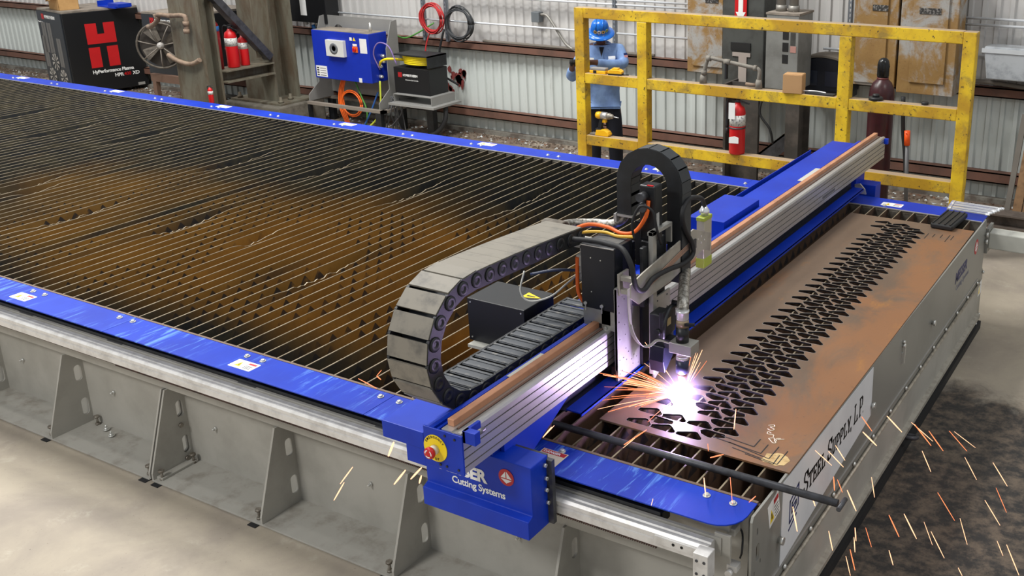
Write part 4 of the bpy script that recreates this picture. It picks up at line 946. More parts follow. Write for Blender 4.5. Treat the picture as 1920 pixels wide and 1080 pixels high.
cable('navy_hose', 'navy hose running to the valve behind motor box', 'hose', [(-1.40, 0.62, 1.30), (-1.30, 0.66, 1.325), (-1.20, 0.70, 1.33), (-1.16, 0.73, 1.32)], 0.007, M('navy_hose', '#2a3452', 0.4))
cable('grey_hose', 'thin pale grey air hose drooping behind motor box', 'hose', [(-1.42, 0.60, 1.32), (-1.41, 0.55, 1.24), (-1.36, 0.55, 1.20), (-1.28, 0.60, 1.22), (-1.22, 0.66, 1.28), (-1.14, 0.70, 1.36)], 0.0045, M('pale_hose', '#b3b3ae', 0.4))

# ================================================================ plasma arc and sparks
arc = thing('plasma_arc', 'dazzling blue white plasma arc where torch pierces the sheet', 'plasma arc', (TX+0.0, TY, PZ))
def emit_mat(name, col, strength):
    m = bpy.data.materials.new(name); m.use_nodes = True; nt = NT(m); b = nt.bsdf
    b.inputs['Base Color'].default_value = (0, 0, 0, 1); b.inputs['Emission Color'].default_value = col; b.inputs['Emission Strength'].default_value = strength
    return m
MB().sphere((0, 0, 0.022), 0.046, 20, 12, sc=(1, 1, 0.9)).lathe([(0.012, 0.03), (0.016, 0.055), (0.008, 0.078)], n=14).build('arc_core', emit_mat('arc_white', (0.93, 0.9, 1.0, 1), 60), arc)
gm_ = bpy.data.materials.new('arc_glow'); gm_.use_nodes = True
nt = gm_.node_tree; nt.nodes.remove(nt.nodes['Principled BSDF'])
tcn = nt.nodes.new('ShaderNodeTexCoord'); ln = nt.nodes.new('ShaderNodeVectorMath'); ln.operation = 'LENGTH'; nt.links.new(tcn.outputs['Object'], ln.inputs[0])
mr = nt.nodes.new('ShaderNodeMapRange'); mr.inputs[1].default_value = 0.15; mr.inputs[2].default_value = 0.02; mr.inputs[3].default_value = 0; mr.inputs[4].default_value = 1
nt.links.new(ln.outputs['Value'], mr.inputs[0])
pw = nt.nodes.new('ShaderNodeMath'); pw.operation = 'POWER'; pw.inputs[1].default_value = 3.0; nt.links.new(mr.outputs[0], pw.inputs[0])
ml = nt.nodes.new('ShaderNodeMath'); ml.operation = 'MULTIPLY'; ml.inputs[1].default_value = 42.0; nt.links.new(pw.outputs[0], ml.inputs[0])
em = nt.nodes.new('ShaderNodeEmission'); em.inputs[0].default_value = (0.62, 0.42, 1.0, 1); nt.links.new(ml.outputs[0], em.inputs[1])
nt.links.new(em.outputs[0], nt.nodes['Material Output'].inputs['Volume'])
MB().sphere((0, 0, 0), 0.15, 20, 12).build('arc_halo', gm_, arc, loc=(0, 0, 0.02))  # glare halo round the arc, built as an emitting ball
pl_ = bpy.data.lights.new('arc_light', 'POINT'); pl_.energy = 17; pl_.color = (0.64, 0.46, 1.0); pl_.shadow_soft_size = 0.03
lo = bpy.data.objects.new('arc_light', pl_); COL.objects.link(lo); lo.parent = arc; lo.location = (-0.0, -0.03, 0.075)

hot = emit_mat('spark_white_hot', (1.0, 0.50, 0.28, 1), 2.2); warm = emit_mat('spark_orange', (1.0, 0.24, 0.09, 1), 1.9)
def spark(p, q, r, label, group, mat=None, sag=0.0, k=5):
    p, q = Vector(p), Vector(q); P = [p.lerp(q, i/k)+Vector((0, 0, -sag*4*(i/k)*(1-i/k))) for i in range(k+1)]
    rad = [r*(0.35+0.65*math.sin(math.pi*(0.12+0.76*i/k))) for i in range(k+1)]
    o = MB().tube([a-p for a in P], rad, 6).build('spark', mat or hot); o.location = p
    return tag(o, label, 'spark', group)
rs = random.Random(11)
LB = 'thin orange spark streaking out from the plasma arc'; GB = 'sparks spraying from the arc'
A0 = Vector((TX, TY, PZ+0.012))
for i in range(46):
    # main spray runs back under the beam and along the sheet
    a = R(rs.gauss(200, 22)); el = R(abs(rs.gauss(8, 9)))
    d = Vector((math.cos(a)*math.cos(el), math.sin(a)*math.cos(el), math.sin(el)))
    s0, s1 = rs.uniform(0.03, 0.10), rs.uniform(0.16, 0.42)
    p, q = A0+d*s0, A0+d*s1; q.z = max(q.z-0.01, PZ+0.003); p.z = max(p.z, PZ+0.003)
    spark(p, q, rs.uniform(0.0009, 0.0022), LB, GB, warm if rs.random() < 0.6 else hot, -0.006)
for i in range(9):
    a = R(rs.uniform(0, 110)); el = R(rs.uniform(35, 65)); d = Vector((math.cos(a)*math.cos(el), math.sin(a)*math.cos(el), math.sin(el)))
    spark(A0+d*rs.uniform(0.05, 0.09), A0+d*rs.uniform(0.14, 0.24), rs.uniform(0.001, 0.002), LB, GB, warm if i % 2 else hot)

SP_END = [((0.21, 0.97, 0.819), (0.22, 1.207, 0.624)), ((0.159, 1.631, 0.446), (0.169, 2.118, 0.089)), ((0.271, 1.222, 0.67), (0.281, 1.56, 0.386)), ((0.229, 1.724, 0.369), (0.239, 2.07, 0.074)), ((0.358, 1.579, 0.478), (0.368, 2.043, 0.124)), ((0.469, 1.121, 0.738), (0.479, 1.626, 0.396)), ((0.474, 1.407, 0.458), (0.484, 1.732, 0.158)), ((0.624, 1.256, 0.555), (0.634, 1.722, 0.173)), ((0.424, 1.119, 0.417), (0.434, 1.534, 0.022)), ((0.659, 0.92, 0.568), (0.669, 1.371, 0.173)), ((0.636, 1.35, 0.375), (0.646, 1.714, 0.031)), ((0.472, 0.322, 0.8), (0.482, 0.513, 0.577)), ((0.435, 0.25, 0.826), (0.445, 0.384, 0.654)), ((0.477, 0.797, 0.431), (0.487, 1.085, 0.115)), ((0.424, 0.894, 0.401), (0.434, 1.062, 0.181)), ((0.544, 1.048, 0.365), (0.554, 1.241, 0.111)), ((0.358, 0.228, 0.761), (0.368, 0.291, 0.64)), ((0.398, 0.437, 0.542), (0.408, 0.48, 0.449)), ((0.795, 0.678, 0.551), (0.805, 1.126, 0.112)), ((0.586, 0.888, 0.229), (0.596, 0.944, 0.155)), ((0.11, 0.828, 0.159), (0.12, 0.883, 0.022)), ((0.144, 0.772, 0.241), (0.154, 0.833, 0.097)), ((0.06, 0.95, 0.413), (0.07, 1.075, 0.234)), ((0.06, 0.718, 0.341), (0.07, 0.757, 0.221)), ((0.312, 0.241, 1.202), (0.322, 0.349, 1.092)), ((0.188, 0.695, 0.875), (0.198, 0.878, 0.719)), ((0.3, 0.468, 0.823), (0.31, 0.495, 0.72)), ((0.06, 0.742, 0.599), (0.07, 0.735, 0.539)), ((0.06, 0.798, 0.553), (0.07, 0.847, 0.465)), ((0.06, 0.486, 0.863), (0.07, 0.676, 0.694)), ((0.06, 0.657, 0.767), (0.07, 0.839, 0.597)), ((0.06, 0.744, 0.75), (0.07, 0.855, 0.622)), ((0.06, 0.466, 0.672), (0.07, 0.492, 0.605)), ((0.06, 0.26, 0.735), (0.07, 0.294, 0.607)), ((0.154, 0.79, 0.346), (0.164, 0.784, 0.285)), ((0.475, -0.312, 1.099), (0.485, -0.325, 1.056)), ((0.449, 0.626, 0.898), (0.459, 0.773, 0.726)), ((0.732, 0.871, 0.425), (0.742, 1.024, 0.258))]
SP_FRONT = [((-1.518, -0.45, 0.83), (-1.598, -0.45, 0.73)), ((-1.576, -0.45, 0.742), (-1.646, -0.45, 0.638)), ((-1.237, -0.45, 0.9), (-1.302, -0.45, 0.819)), ((-1.154, -0.45, 0.936), (-1.213, -0.45, 0.869)), ((-1.158, -0.45, 0.9), (-1.172, -0.45, 0.863)), ((-1.283, -0.45, 1.008), (-1.318, -0.45, 0.938))]
SP_TOP = [((-1.989, 0.068, 0.87), (-1.878, 0.065, 0.85)), ((-1.957, 0.183, 0.87), (-1.964, 0.156, 0.85)), ((-1.935, 0.128, 0.87), (-1.92, 0.138, 0.85)), ((-0.961, 0.143, 0.87), (-0.967, 0.068, 0.85)), ((-0.963, 0.126, 0.87), (-0.968, 0.07, 0.85)), ((-0.605, 0.295, 0.87), (-0.644, 0.178, 0.85)), ((-0.614, 0.213, 0.87), (-0.635, 0.155, 0.85)), ((-0.237, 0.087, 0.87), (-0.189, 0.006, 0.85)), ((-0.151, 0.138, 0.87), (-0.082, 0.01, 0.85)), ((-0.015, 0.07, 0.87), (-0.033, 0.048, 0.85)), ((-0.34, -0.126, 0.87), (-0.339, -0.141, 0.85)), ((-0.354, 0.631, 0.87), (-0.304, 0.503, 0.85)), ((-0.334, 0.317, 0.87), (-0.321, 0.297, 0.85)), ((-0.279, 0.228, 0.87), (-0.258, 0.304, 0.85))]
for p, q in SP_END: spark(p, q, rs.uniform(0.0016, 0.0032)*(0.75 if Vector(p).x > 0.3 else 1), 'glowing spark falling past the end panel towards the dirty floor', 'sparks falling off the table end', hot if rs.random() < 0.7 else warm)
for p, q in SP_FRONT: spark(p, q, rs.uniform(0.002, 0.005), 'glowing spark dropping in front of the grey gussets', 'sparks dropping in front of the table', hot)
for p, q in SP_TOP: spark(p, q, rs.uniform(0.0012, 0.0028), 'glowing spark bouncing on top of the cutting bed', 'sparks bouncing on the bed', hot if rs.random() < 0.5 else warm)
# ================================================================ yellow guard rail
rail = thing('guard_rail', 'chipped yellow steel guard rail of square tube behind table', 'guard rail', (-2.34, 5.35, 0))
def RL(mb, name, mats=m_yel, **kw): mb.xf(Matrix.Translation((2.34, -5.35, 0))); return mb.build(name, mats, rail, **kw)
posts = ((-4.222, -4.118), (-3.533, -3.430), (-1.575, -1.468), (-0.560, -0.455))
for i, (a, b) in enumerate(posts): RL(MB().box((a, 5.30, 0), (b, 5.404, 1.888 if i in (0, 3) else 1.79)), 'post', bevel=0.006)
RL(MB().box((-4.118, 5.302, 1.79), (-0.560, 5.404, 1.890)), 'top_rail', bevel=0.006)
for a, b in zip(posts, posts[1:]):
    RL(MB().box((a[1], 5.304, 1.168), (b[0], 5.402, 1.268)), 'middle_rail', bevel=0.006)
    RL(MB().box((a[1], 5.304, 0.556), (b[0], 5.402, 0.656)), 'bottom_rail', bevel=0.006)

# ================================================================ steel columns
def wcol(mb, cx, cy, z0, z1, w_=0.30, d=0.30, t=0.025):
    mb.box((cx-w_/2, cy-d/2, z0), (cx+w_/2, cy-d/2+t, z1)).box((cx-w_/2, cy+d/2-t, z0), (cx+w_/2, cy+d/2, z1)).box((cx-t/2, cy-d/2+t, z0), (cx+t/2, cy+d/2-t, z1))
    return mb
fr_ = thing('column_frame', 'weathered double steel column frame with cross channel and diagonal brace', 'steel frame', (-9.6, 5.6, 0))
def FR(mb, name, mats=m_col, **kw): mb.xf(Matrix.Translation((9.6, -5.6, 0))); return mb.build(name, mats, fr_, **kw)
def hcol(x0, x1, y0, y1, z0, z1, t=0.03):   # H section with flanges facing along x
    return MB().box((x0, y0, z0), (x0+t, y1, z1)).box((x1-t, y0, z0), (x1, y1, z1)).box((x0+t, (y0+y1)/2-t/2, z0), (x1-t, (y0+y1)/2+t/2, z1))
FR(MB().box((-9.76, 5.0, 0), (-9.25, 5.03, 4.2)).box((-9.52, 5.03, 0), (-9.49, 5.30, 4.2)).box((-9.64, 5.30, 0), (-9.38, 5.33, 4.2)), 'front_column')
FR(MB().box((-9.88, 6.06, 0.34), (-9.33, 6.09, 4.2)).box((-9.62, 6.09, 0.34), (-9.59, 6.42, 4.2)).box((-9.88, 6.42, 0.34), (-9.33, 6.45, 4.2)), 'rear_column')
FR(MB().box((-9.60, 5.33, 0.705), (-9.30, 6.06, 0.725)).box((-9.60, 5.33, 0.84), (-9.30, 6.06, 0.856)).box((-9.46, 5.33, 0.725), (-9.44, 6.06, 0.84)), 'cross_channel')
FR(MB().bar((-9.36, 5.28, 1.78), (-9.36, 6.03, 0.92), 0.09, 0.12, (1, 0, 0)), 'diagonal_brace', dark_steel)
FR(MB().box((-9.40, 5.88, 0.93), (-9.385, 6.06, 1.9)), 'gusset_plate')
FR(MB().box((-10.08, 5.95, 0.32), (-9.15, 6.56, 0.345)), 'base_plate')
ab = MB().lathe([(0.035, 0), (0.035, 0.03), (0.02, 0.03), (0.018, 0.075)], n=8).mesh('anchor_bolt', [m_col])
for x, y in ((-9.22, 6.02), (-9.30, 6.25), (-9.98, 6.02)): inst(ab, 'anchor_bolt', fr_, (x+9.6, y-5.6, 0.345))
pier = MB().prism([(-0.52, -0.36), (0.50, -0.36), (0.50, 0.42), (-0.52, 0.42)], 'z', 0, 0.32).build('concrete_pier', concrete_pier, bevel=0.02); pier.location = (-9.6, 6.22, 0)
tag(pier, 'concrete pier carrying the rear steel column', 'pier')
# bent bracket bar and pipe on the front column
pb_ = M('rusty_pipe', '#8b7765', 0.75, 0.1, '#6f5c4d', 12.0)
o = MB().tube(smooth([(-9.83, 4.96, 1.068), (-9.69, 4.96, 1.015), (-9.50, 4.96, 0.985), (-9.37, 4.96, 1.005), (-9.27, 4.96, 1.05)]), 0.028, 6).build('curved_bar', pb_)
tag(o, 'curved tan flat bar fixed across the front column', 'bracket')
pp_ = thing('fan_pipe', 'rusty elbowed pipe arm carrying the wall fan', 'pipe', (-9.9, 4.93, 1.35))
MB().tube(smooth([(-0.62, 0.30, -0.02), (-0.30, 0.12, 0.02), (-0.03, 0.04, 0.13), (0.0, 0.02, 0.19), (0.25, 0, 0.195), (0.48, 0, 0.21), (0.53, 0, 0.17), (0.51, 0, 0.03)], 4), 0.026, 8).build('pipe_run', pb_, pp_)
for p in ((0.52, 0, 0.12), (0.51, 0, 0.03), (0.25, 0, 0.195)): MB().lathe([(0.036, -0.025), (0.036, 0.025)], c=p, n=10).build('coupling', pb_, pp_)

# ================================================================ wall fan
fan = thing('wall_fan', 'dusty round cage fan with white hub in front of black cabinet', 'fan', (-10.85, 5.6, 1.02), R(38))
fm = M('dusty_fan_metal', '#5e574f', 0.6, 0.3, '#7d756a', 14.0)
ring = [(0.29*math.cos(2*math.pi*i/28), 0, 0.29*math.sin(2*math.pi*i/28)) for i in range(29)]
MB().tube(ring, 0.014, 6).tube([(p[0], 0.16, p[2]) for p in ring], 0.012, 6).build('cage_ring', fm, fan)
MB().lathe([(0.285, 0.10), (0.285, 0.18), (0.27, 0.18)], n=28, axis='y').build('back_shroud', M('fan_back_dark', '#3a342f', 0.8), fan)
for i in range(7):
    a = 2*math.pi*i/7+0.2; MB().tube([(0.05*math.cos(a), -0.02, 0.05*math.sin(a)), (0.2*math.cos(a), -0.03, 0.2*math.sin(a)), (0.29*math.cos(a), 0, 0.29*math.sin(a))], 0.008, 5).build('cage_spoke', M('spoke_grey', '#857d74', 0.6, 0.3), fan)
MB().lathe([(0.045, 0.02), (0.045, -0.02), (0.025, -0.035), (0.018, -0.05)], n=16, axis='y').build('hub', M('hub_white', '#b9b4ae', 0.5), fan)
for i in range(4):
    a = 2*math.pi*i/4+0.5; c, s = math.cos(a), math.sin(a)
    MB().add([(0.06*c-0.03*s, 0.03, 0.06*s+0.03*c), (0.25*c-0.09*s, 0.02, 0.25*s+0.09*c), (0.25*c+0.07*s, 0.08, 0.25*s-0.07*c), (0.06*c+0.03*s, 0.06, 0.06*s-0.03*c)], [(0, 1, 2, 3)]).build('blade', fm, fan)
MB().tube([(0, 0.05, 0.29), (-0.02, 0.02, 0.40)], 0.025, 8).build('fan_neck', pb_, fan)

# ================================================================ plasma power supplies
def power_supply(loc, rz, label, front, zb=0.05):
    p = thing('power_supply', label, 'power supply', loc, rz)
    body = MB().box((-0.90, 0, zb), (0, 1.09, 1.235)).build('cabinet', M('cabinet_black', '#0e0f12', 0.45), p, bevel=0.008)
    MB().box((-0.895, 0.005, 1.236), (-0.005, 1.085, 1.262)).build('dusty_top', M('dusty_top', '#8d8378', 0.9, 0, '#6f675d', 7.0), p)
    fp = MB().box((-0.88, -0.012, zb+0.02), (-0.03, 0.0, 1.225)).build('front_panel', M('front_panel_slate', '#23282f', 0.45), p)
    sl_ = M('louvre_grey', '#6f6d6b', 0.5, 0.3)
    if front:
        for x0, z0, z1 in ((-0.80, 0.62, 1.07), (-0.72, 0.62, 1.07), (-0.61, 0.62, 1.07), (-0.53, 0.62, 1.07)):
            x0 += 0.13; MB().box((x0-0.10, -0.016, z0), (x0-0.035, -0.012, z1)).build('louvre', sl_, fp)
        for x0, z0, z1 in ((-0.76, 0.40, 0.86), (-0.685, 0.40, 0.86), (-0.245, 0.44, 0.86), (-0.17, 0.44, 0.86)):
            MB().box((x0-0.065, -0.016, z0), (x0, -0.012, z1)).build('louvre', sl_, fp)
        fb = M('fan_blade_silver', '#c6c2bd', 0.35, 0.6)
        for cx, cz_ in ((-0.47, 0.50), (-0.66, 0.27), (-0.26, 0.28)):
            fo = MB().lathe([(0.14, -0.013), (0.14, -0.016), (0.132, -0.016), (0.13, -0.012)], c=(cx, 0, cz_), n=22, axis='y').build('fan_grille', M('grille_dark', '#3b3c3e', 0.5), fp)
            mb = MB()
            for i in range(9):
                a = 2*math.pi*i/9; mb.add([(cx+0.02*math.cos(a), -0.019, cz_+0.02*math.sin(a)), (cx+0.125*math.cos(a-.22), -0.018, cz_+0.125*math.sin(a-.22)), (cx+0.125*math.cos(a+.16), -0.020, cz_+0.125*math.sin(a+.16))], [(0, 1, 2)])
            mb.build('fan_blades', fb, fo)
    lg_ = MB()
    for a, b in (((-0.70, 1.125), (-0.685, 1.185)), ((-0.66, 1.125), (-0.645, 1.185)), ((-0.70, 1.14), (-0.645, 1.155))): lg_.box((a[0], -0.014, a[1]), (b[0], -0.0125, b[1]))
    lg_.box((-0.715, -0.0135, 1.115), (-0.63, -0.0122, 1.195), 1); lg_.build('maker_mark', [red, M('mark_red', '#a3161b', 0.5)], fp)
    text('HYPERTHERM', 0.062, (-0.615, -0.0125, 1.135), (1, 0, 0), (0, 0, 1), white, fp, depth=0.0006, bold=0.002)
    if front: text('PlasmaPower', 0.03, (-0.86, -0.0125, 1.06), (1, 0, 0), (0, 0, 1), white, fp, depth=0.0006, bold=0.001)
    return p, body
ps, body = power_supply((-13.52, 5.98, 0), R(-11), 'large black plasma power supply with big red H mark', True)
# side print: red block H
h0 = 0.002
hm = MB()
for pts in ([(0.29, 0.76), (0.29, 1.06), (0.45, 1.06), (0.45, 0.90), (0.55, 0.90), (0.55, 1.06), (0.71, 1.06), (0.71, 0.76)], [(0.29, 0.41), (0.29, 0.71), (0.45, 0.71), (0.45, 0.41)], [(0.55, 0.41), (0.55, 0.71), (0.71, 0.71), (0.71, 0.41)]):
    hm.prism([(y, z) for y, z in pts], 'x', 0.0085, 0.010)
hm.xf(Matrix.Translation((-0.0085, 0, 0))); hm.build('side_mark', M('h_mark_red', '#c5161b', 0.5), body, label='big red split H mark')
text('HyPerformance Plasma', 0.070, (0.001, 0.29, 0.325), (0, 1, 0), (0, 0, 1), white, body, depth=0.0008, bold=0.002, spacing=0.92)
text('HPR', 0.070, (0.001, 0.60, 0.245), (0, 1, 0), (0, 0, 1), white, body, depth=0.0008, bold=0.002)
text('400', 0.070, (0.001, 0.735, 0.245), (0, 1, 0), (0, 0, 1), red, body, depth=0.0008, bold=0.0005)
text('XD', 0.070, (0.001, 0.865, 0.245), (0, 1, 0), (0, 0, 1), white, body, depth=0.0008, bold=0.002)
MB().box((0.0, 0.92, 0.07), (0.012, 1.02, 0.11)).build('latch', zinc, ps)
MB().box((0.0, 1.08, 0.55), (0.03, 1.16, 0.80)).build('label_tag', M('tag_cloth', '#a9b2ae', 0.8), ps)
p2s, _ = power_supply((-10.72, 5.92, 0.12), R(0), 'second black power supply partly hidden behind fan and column', False, 0.42)
t = thing('steel_stand', 'brown steel angle stand under the second power supply', 'stand', (-11.0, 5.62, 0))
MB().bar((-0.14, 0, 0.585), (1.2, 0, 0.585), 0.06, 0.10).build('beam', M('brown_paint', '#6f5546', 0.7), t)
for x in (-0.12, 1.1): MB().box((x, -0.03, 0), (x+0.07, 0.03, 0.535)).build('leg', M('brown_paint', '#7a5b4a'), t)
# open carton and blue case on top of the first supply
ct = M('cardboard', '#c49a63', 0.8, 0, '#b58b57', 5.0)
bx = thing('carton', 'open cardboard carton with splayed flaps on black power supply', 'box', (-13.85, 6.25, 1.262), R(-12))
MB().box((-0.18, -0.14, 0), (0.18, -0.134, 0.20)).box((-0.18, 0.134, 0), (0.18, 0.14, 0.20)).box((-0.18, -0.14, 0), (-0.174, 0.14, 0.20)).box((0.174, -0.14, 0), (0.18, 0.14, 0.20)).box((-0.18, -0.14, 0), (0.18, 0.14, 0.006)).build('body', ct, bx)
for a, b in (((-0.18, -0.14, 0.2), (-0.30, -0.2, 0.13)), ((0.0, -0.14, 0.2), (0.02, -0.26, 0.17))):
    s = 0.14
    if a[0] < -0.1: MB().add([(-0.18, -0.14, 0.2), (-0.18, 0.14, 0.2), (-0.31, 0.14, 0.10), (-0.31, -0.14, 0.10)], [(0, 1, 2, 3)]).build('flap', ct, bx)
    else: MB().add([(-0.18, -0.14, 0.2), (0.18, -0.14, 0.2), (0.18, -0.25, 0.16), (-0.18, -0.25, 0.16)], [(0, 1, 2, 3)]).build('flap', ct, bx)
bc = thing('blue_bracket', 'folded blue sheet metal brackets lying on black power supply', 'sheet metal', (-13.40, 6.75, 1.262), R(-7))
MB().box((-0.28, -0.12, 0), (0.22, 0.12, 0.02)).box((-0.28, -0.12, 0.02), (-0.26, 0.12, 0.09)).build('lower_bracket', blue, bc)
MB().box((0.0, -0.10, 0.02), (0.30, 0.10, 0.07)).build('upper_bracket', blue, bc)

# ================================================================ extinguishers and cylinders
def extinguisher(loc, label, s=1.0, group=None, detail=True):
    e = thing('fire_extinguisher', label, 'fire extinguisher', loc, 0, group)
    MB().lathe([(0.066*s, 0), (0.070*s, 0.01*s), (0.070*s, 0.36*s), (0.060*s, 0.405*s), (0.030*s, 0.43*s), (0.022*s, 0.45*s)], n=22).build('tank', red, e)
    MB().lathe([(0.0705*s, 0.25*s), (0.0705*s, 0.345*s)], n=22).build('instruction_label', M('extinguisher_label', '#cfcfca', 0.5, 0, '#77777a', 60.0, (0.5, 0.62)), e)
    MB().lathe([(0.021*s, 0.45*s), (0.021*s, 0.475*s)], n=12).bar((-0.02*s, 0, 0.47*s), (0.10*s, 0.02*s, 0.44*s), 0.02*s, 0.012*s).bar((-0.03*s, 0, 0.485*s), (0.11*s, 0.02*s, 0.50*s), 0.022*s, 0.010*s).build('valve', dark_steel, e)
    MB().tube(smooth([(-0.02*s, 0, 0.475*s), (-0.085*s, -0.01*s, 0.47*s), (-0.10*s, -0.01*s, 0.36*s), (-0.093*s, -0.01*s, 0.22*s)]), 0.012*s, 8).lathe([(0.014*s, 0.17*s), (0.014*s, 0.22*s)], c=(-0.093*s, -0.01*s, 0), n=10).build('hose', rubber, e)
    if detail:
        MB().lathe([(0.073*s, 0.225*s), (0.073*s, 0.238*s)], n=22).build('strap', dark_steel, e)
        MB().box((-0.05*s, -0.078*s, 0.315*s), (0.01*s, -0.075*s, 0.455*s)).build('inspection_tag', white, e)
        MB().prism([(-0.045*s, 0.10*s), (0.045*s, 0.105*s), (0.045*s, 0.155*s), (0.005*s, 0.165*s), (-0.045*s, 0.15*s)], 'y', -0.0725*s, -0.068*s).build('brand_label', white, e)
    return e
extinguisher((-2.515, 5.352, 0.656), 'red fire extinguisher with white tag standing on bottom yellow rail', 1.05)
extinguisher((-9.45, 5.57, 0.858), 'red fire extinguisher with yellow dot label on column cross channel', 1.05, None, False)
extinguisher((-9.45, 5.74, 0.858), 'shorter dusty fire extinguisher beside the diagonal brace', 0.82, None, False)
extinguisher((-9.19, 4.98, 0.54), 'small red extinguisher low beside the front column', 0.42, None, False)
MB().box((-9.23, 4.94, 0), (-9.15, 5.02, 0.54)).build('stand_block', dark_steel).parent = bpy.data.objects['fire_extinguisher.003']
bpy.data.objects['stand_block'].matrix_parent_inverse = Matrix.Translation((9.19, -4.98, -0.54))
rt_ = thing('red_cylinder', 'tall red gas cylinder with blue collar behind the front column', 'gas cylinder', (-9.50, 5.395, 0.858))
MB().lathe([(0.055, 0), (0.055, 0.50), (0.045, 0.55), (0.02, 0.58)], n=16).build('tank', M('dull_red', '#8f1f22', 0.5), rt_)
MB().lathe([(0.056, 0.46), (0.056, 0.52)], n=16).build('collar', M('collar_blue', '#2f6fb5', 0.5), rt_)
cy = thing('gas_cylinder', 'maroon gas cylinder with black valve cap behind yellow rail', 'gas cylinder', (-1.39, 6.0, 0))
MB().lathe([(0.113, 0), (0.116, 0.02), (0.116, 1.17), (0.108, 1.24), (0.085, 1.295), (0.055, 1.325), (0.046, 1.335)], n=28).build('tank', M('maroon_paint', '#43191f', 0.35, 0, '#331519', 9.0), cy)
MB().lathe([(0.052, 1.328), (0.052, 1.345)], n=20).build('neck_ring', M('neck_ring', '#6b3230', 0.5), cy)
MB().lathe([(0.050, 1.345), (0.054, 1.36), (0.054, 1.46), (0.046, 1.495), (0.028, 1.515), (0.008, 1.52)], n=22).build('valve_cap', M('cap_black', '#101214', 0.25), cy)
for a in (-1.2, 0.6): MB().lathe([(0.012, 0.046), (0.012, 0.056)], n=10, axis='x').build('cap_vent', ink, cy).matrix_local = Matrix.Translation((0, 0, 1.44)) @ Matrix.Rotation(a, 4, 'Z')

# ================================================================ blue electrical cabinet on its bracket
eb = thing('control_stand', 'grey steel bracket stand carrying the blue electrical cabinet', 'stand', (-8.5, 6.7, 0))
gb_ = M('bracket_grey', '#8f8e8b', 0.5, 0.1)
bpz = fill_plate([(-0.60, -0.50), (0.62, -0.50), (0.62, 0.50), (-0.60, 0.50)], [slot(-0.37, 0.34, 0.16, 0.10), slot(0.40, 0.30, 0.20, 0.11)], 0, 0.012)
bpz.xf(Matrix(((1, 0, 0, 0), (0, 0, -1, 0.10), (0, 1, 0, 0.885), (0, 0, 0, 1)))); bpz.build('back_plate', gb_, eb)
for sx_ in (-0.60, 0.62):
    MB().prism([(-0.32, 0.32), (-0.32, 0.40), (-0.12, 0.55), (-0.12, 1.05), (0.0, 1.38), (0.10, 1.39), (0.10, 0.32)], 'x', sx_-0.006, sx_+0.006).build('side_plate', gb_, eb)
MB().box((-0.72, -0.36, 0.285), (0.72, -0.30, 0.32)).box((-0.72, 0.05, 0.285), (0.72, 0.11, 0.32)).box((-0.72, -0.36, 0.285), (-0.66, 0.11, 0.32)).box((0.66, -0.36, 0.285), (0.72, 0.11, 0.32)).build('shelf_frame', M('shelf_dusty', '#857c72', 0.8), eb)
for x, y in ((-0.62, -0.33), (0.62, -0.33), (-0.62, 0.08), (0.62, 0.08)): MB().box((x-0.045, y-0.03, 0), (x+0.045, y+0.03, 0.285)).build('leg', black_p, eb)
ec = thing('electrical_cabinet', 'bright blue electrical cabinet with square fan unit and red switch', 'cabinet', (-8.46, 6.55, 0.64))
MB().box((-0.485, -0.16, 0), (0.485, 0.16, 0.61)).build('body', M('cabinet_blue', '#1530a8', 0.35, 0, '#1a37b8', 2.0), ec, bevel=0.006)
MB().box((-0.475, -0.15, 0.611), (0.475, 0.15, 0.614)).build('dusty_top', M('dusty_top', '#8d8378'), ec)
fu = MB().box((-0.20, -0.215, 0.305), (0.10, -0.16, 0.51)).build('fan_unit', M('fan_unit_white', '#d6d6d2', 0.4), ec, bevel=0.004)
MB().lathe([(0.07, -0.2155), (0.07, -0.2175), (0.033, -0.2175), (0.033, -0.2155)], c=(-0.06, 0, 0.405), n=24, axis='y').build('fan_ring', M('fan_ring_grey', '#6a6d70', 0.5), fu)
sw_ = MB().box((0.215, -0.172, 0.375), (0.295, -0.16, 0.445)).build('main_switch', orange, ec)
MB().lathe([(0.025, -0.172), (0.022, -0.195)], c=(0.255, 0, 0.41), n=14, axis='y').build('switch_knob', red, sw_)
for x0, z0, x1, z1 in ((0.215, 0.45, 0.285, 0.48), (0.335, 0.37, 0.45, 0.55), (-0.46, 0.02, -0.27, 0.16), (0.17, 0.515, 0.21, 0.555), (0.27, 0.0, 0.32, 0.055)):
    MB().box((x0, -0.162, z0), (x1, -0.16, z1)).build('label_plate', white, ec)
MB().prism([(0.22, 0.515), (0.27, 0.515), (0.245, 0.56)], 'y', -0.162, -0.16).build('hazard_triangle', yel, ec)
lb_ = MB()
for k in range(4): lb_.box((-0.445, -0.1635, 0.035+k*0.03), (-0.41, -0.162, 0.05+k*0.03)).box((-0.39, -0.1635, 0.038+k*0.03), (-0.29, -0.162, 0.043+k*0.03))
lb_.build('label_print', ink, ec)
for z in (0.07, 0.20, 0.25, 0.32): MB().lathe([(0.022, 0.485), (0.022, 0.52), (0.015, 0.54)], c=(0, -0.02+0.06*(z > .22), z), n=10, axis='x').build('connector', zinc, ec)
MB().lathe([(0.02, 0.614), (0.02, 0.66), (0.012, 0.72)], c=(0.33, 0.05, 0), n=10).build('aerial_bracket', zinc, ec)
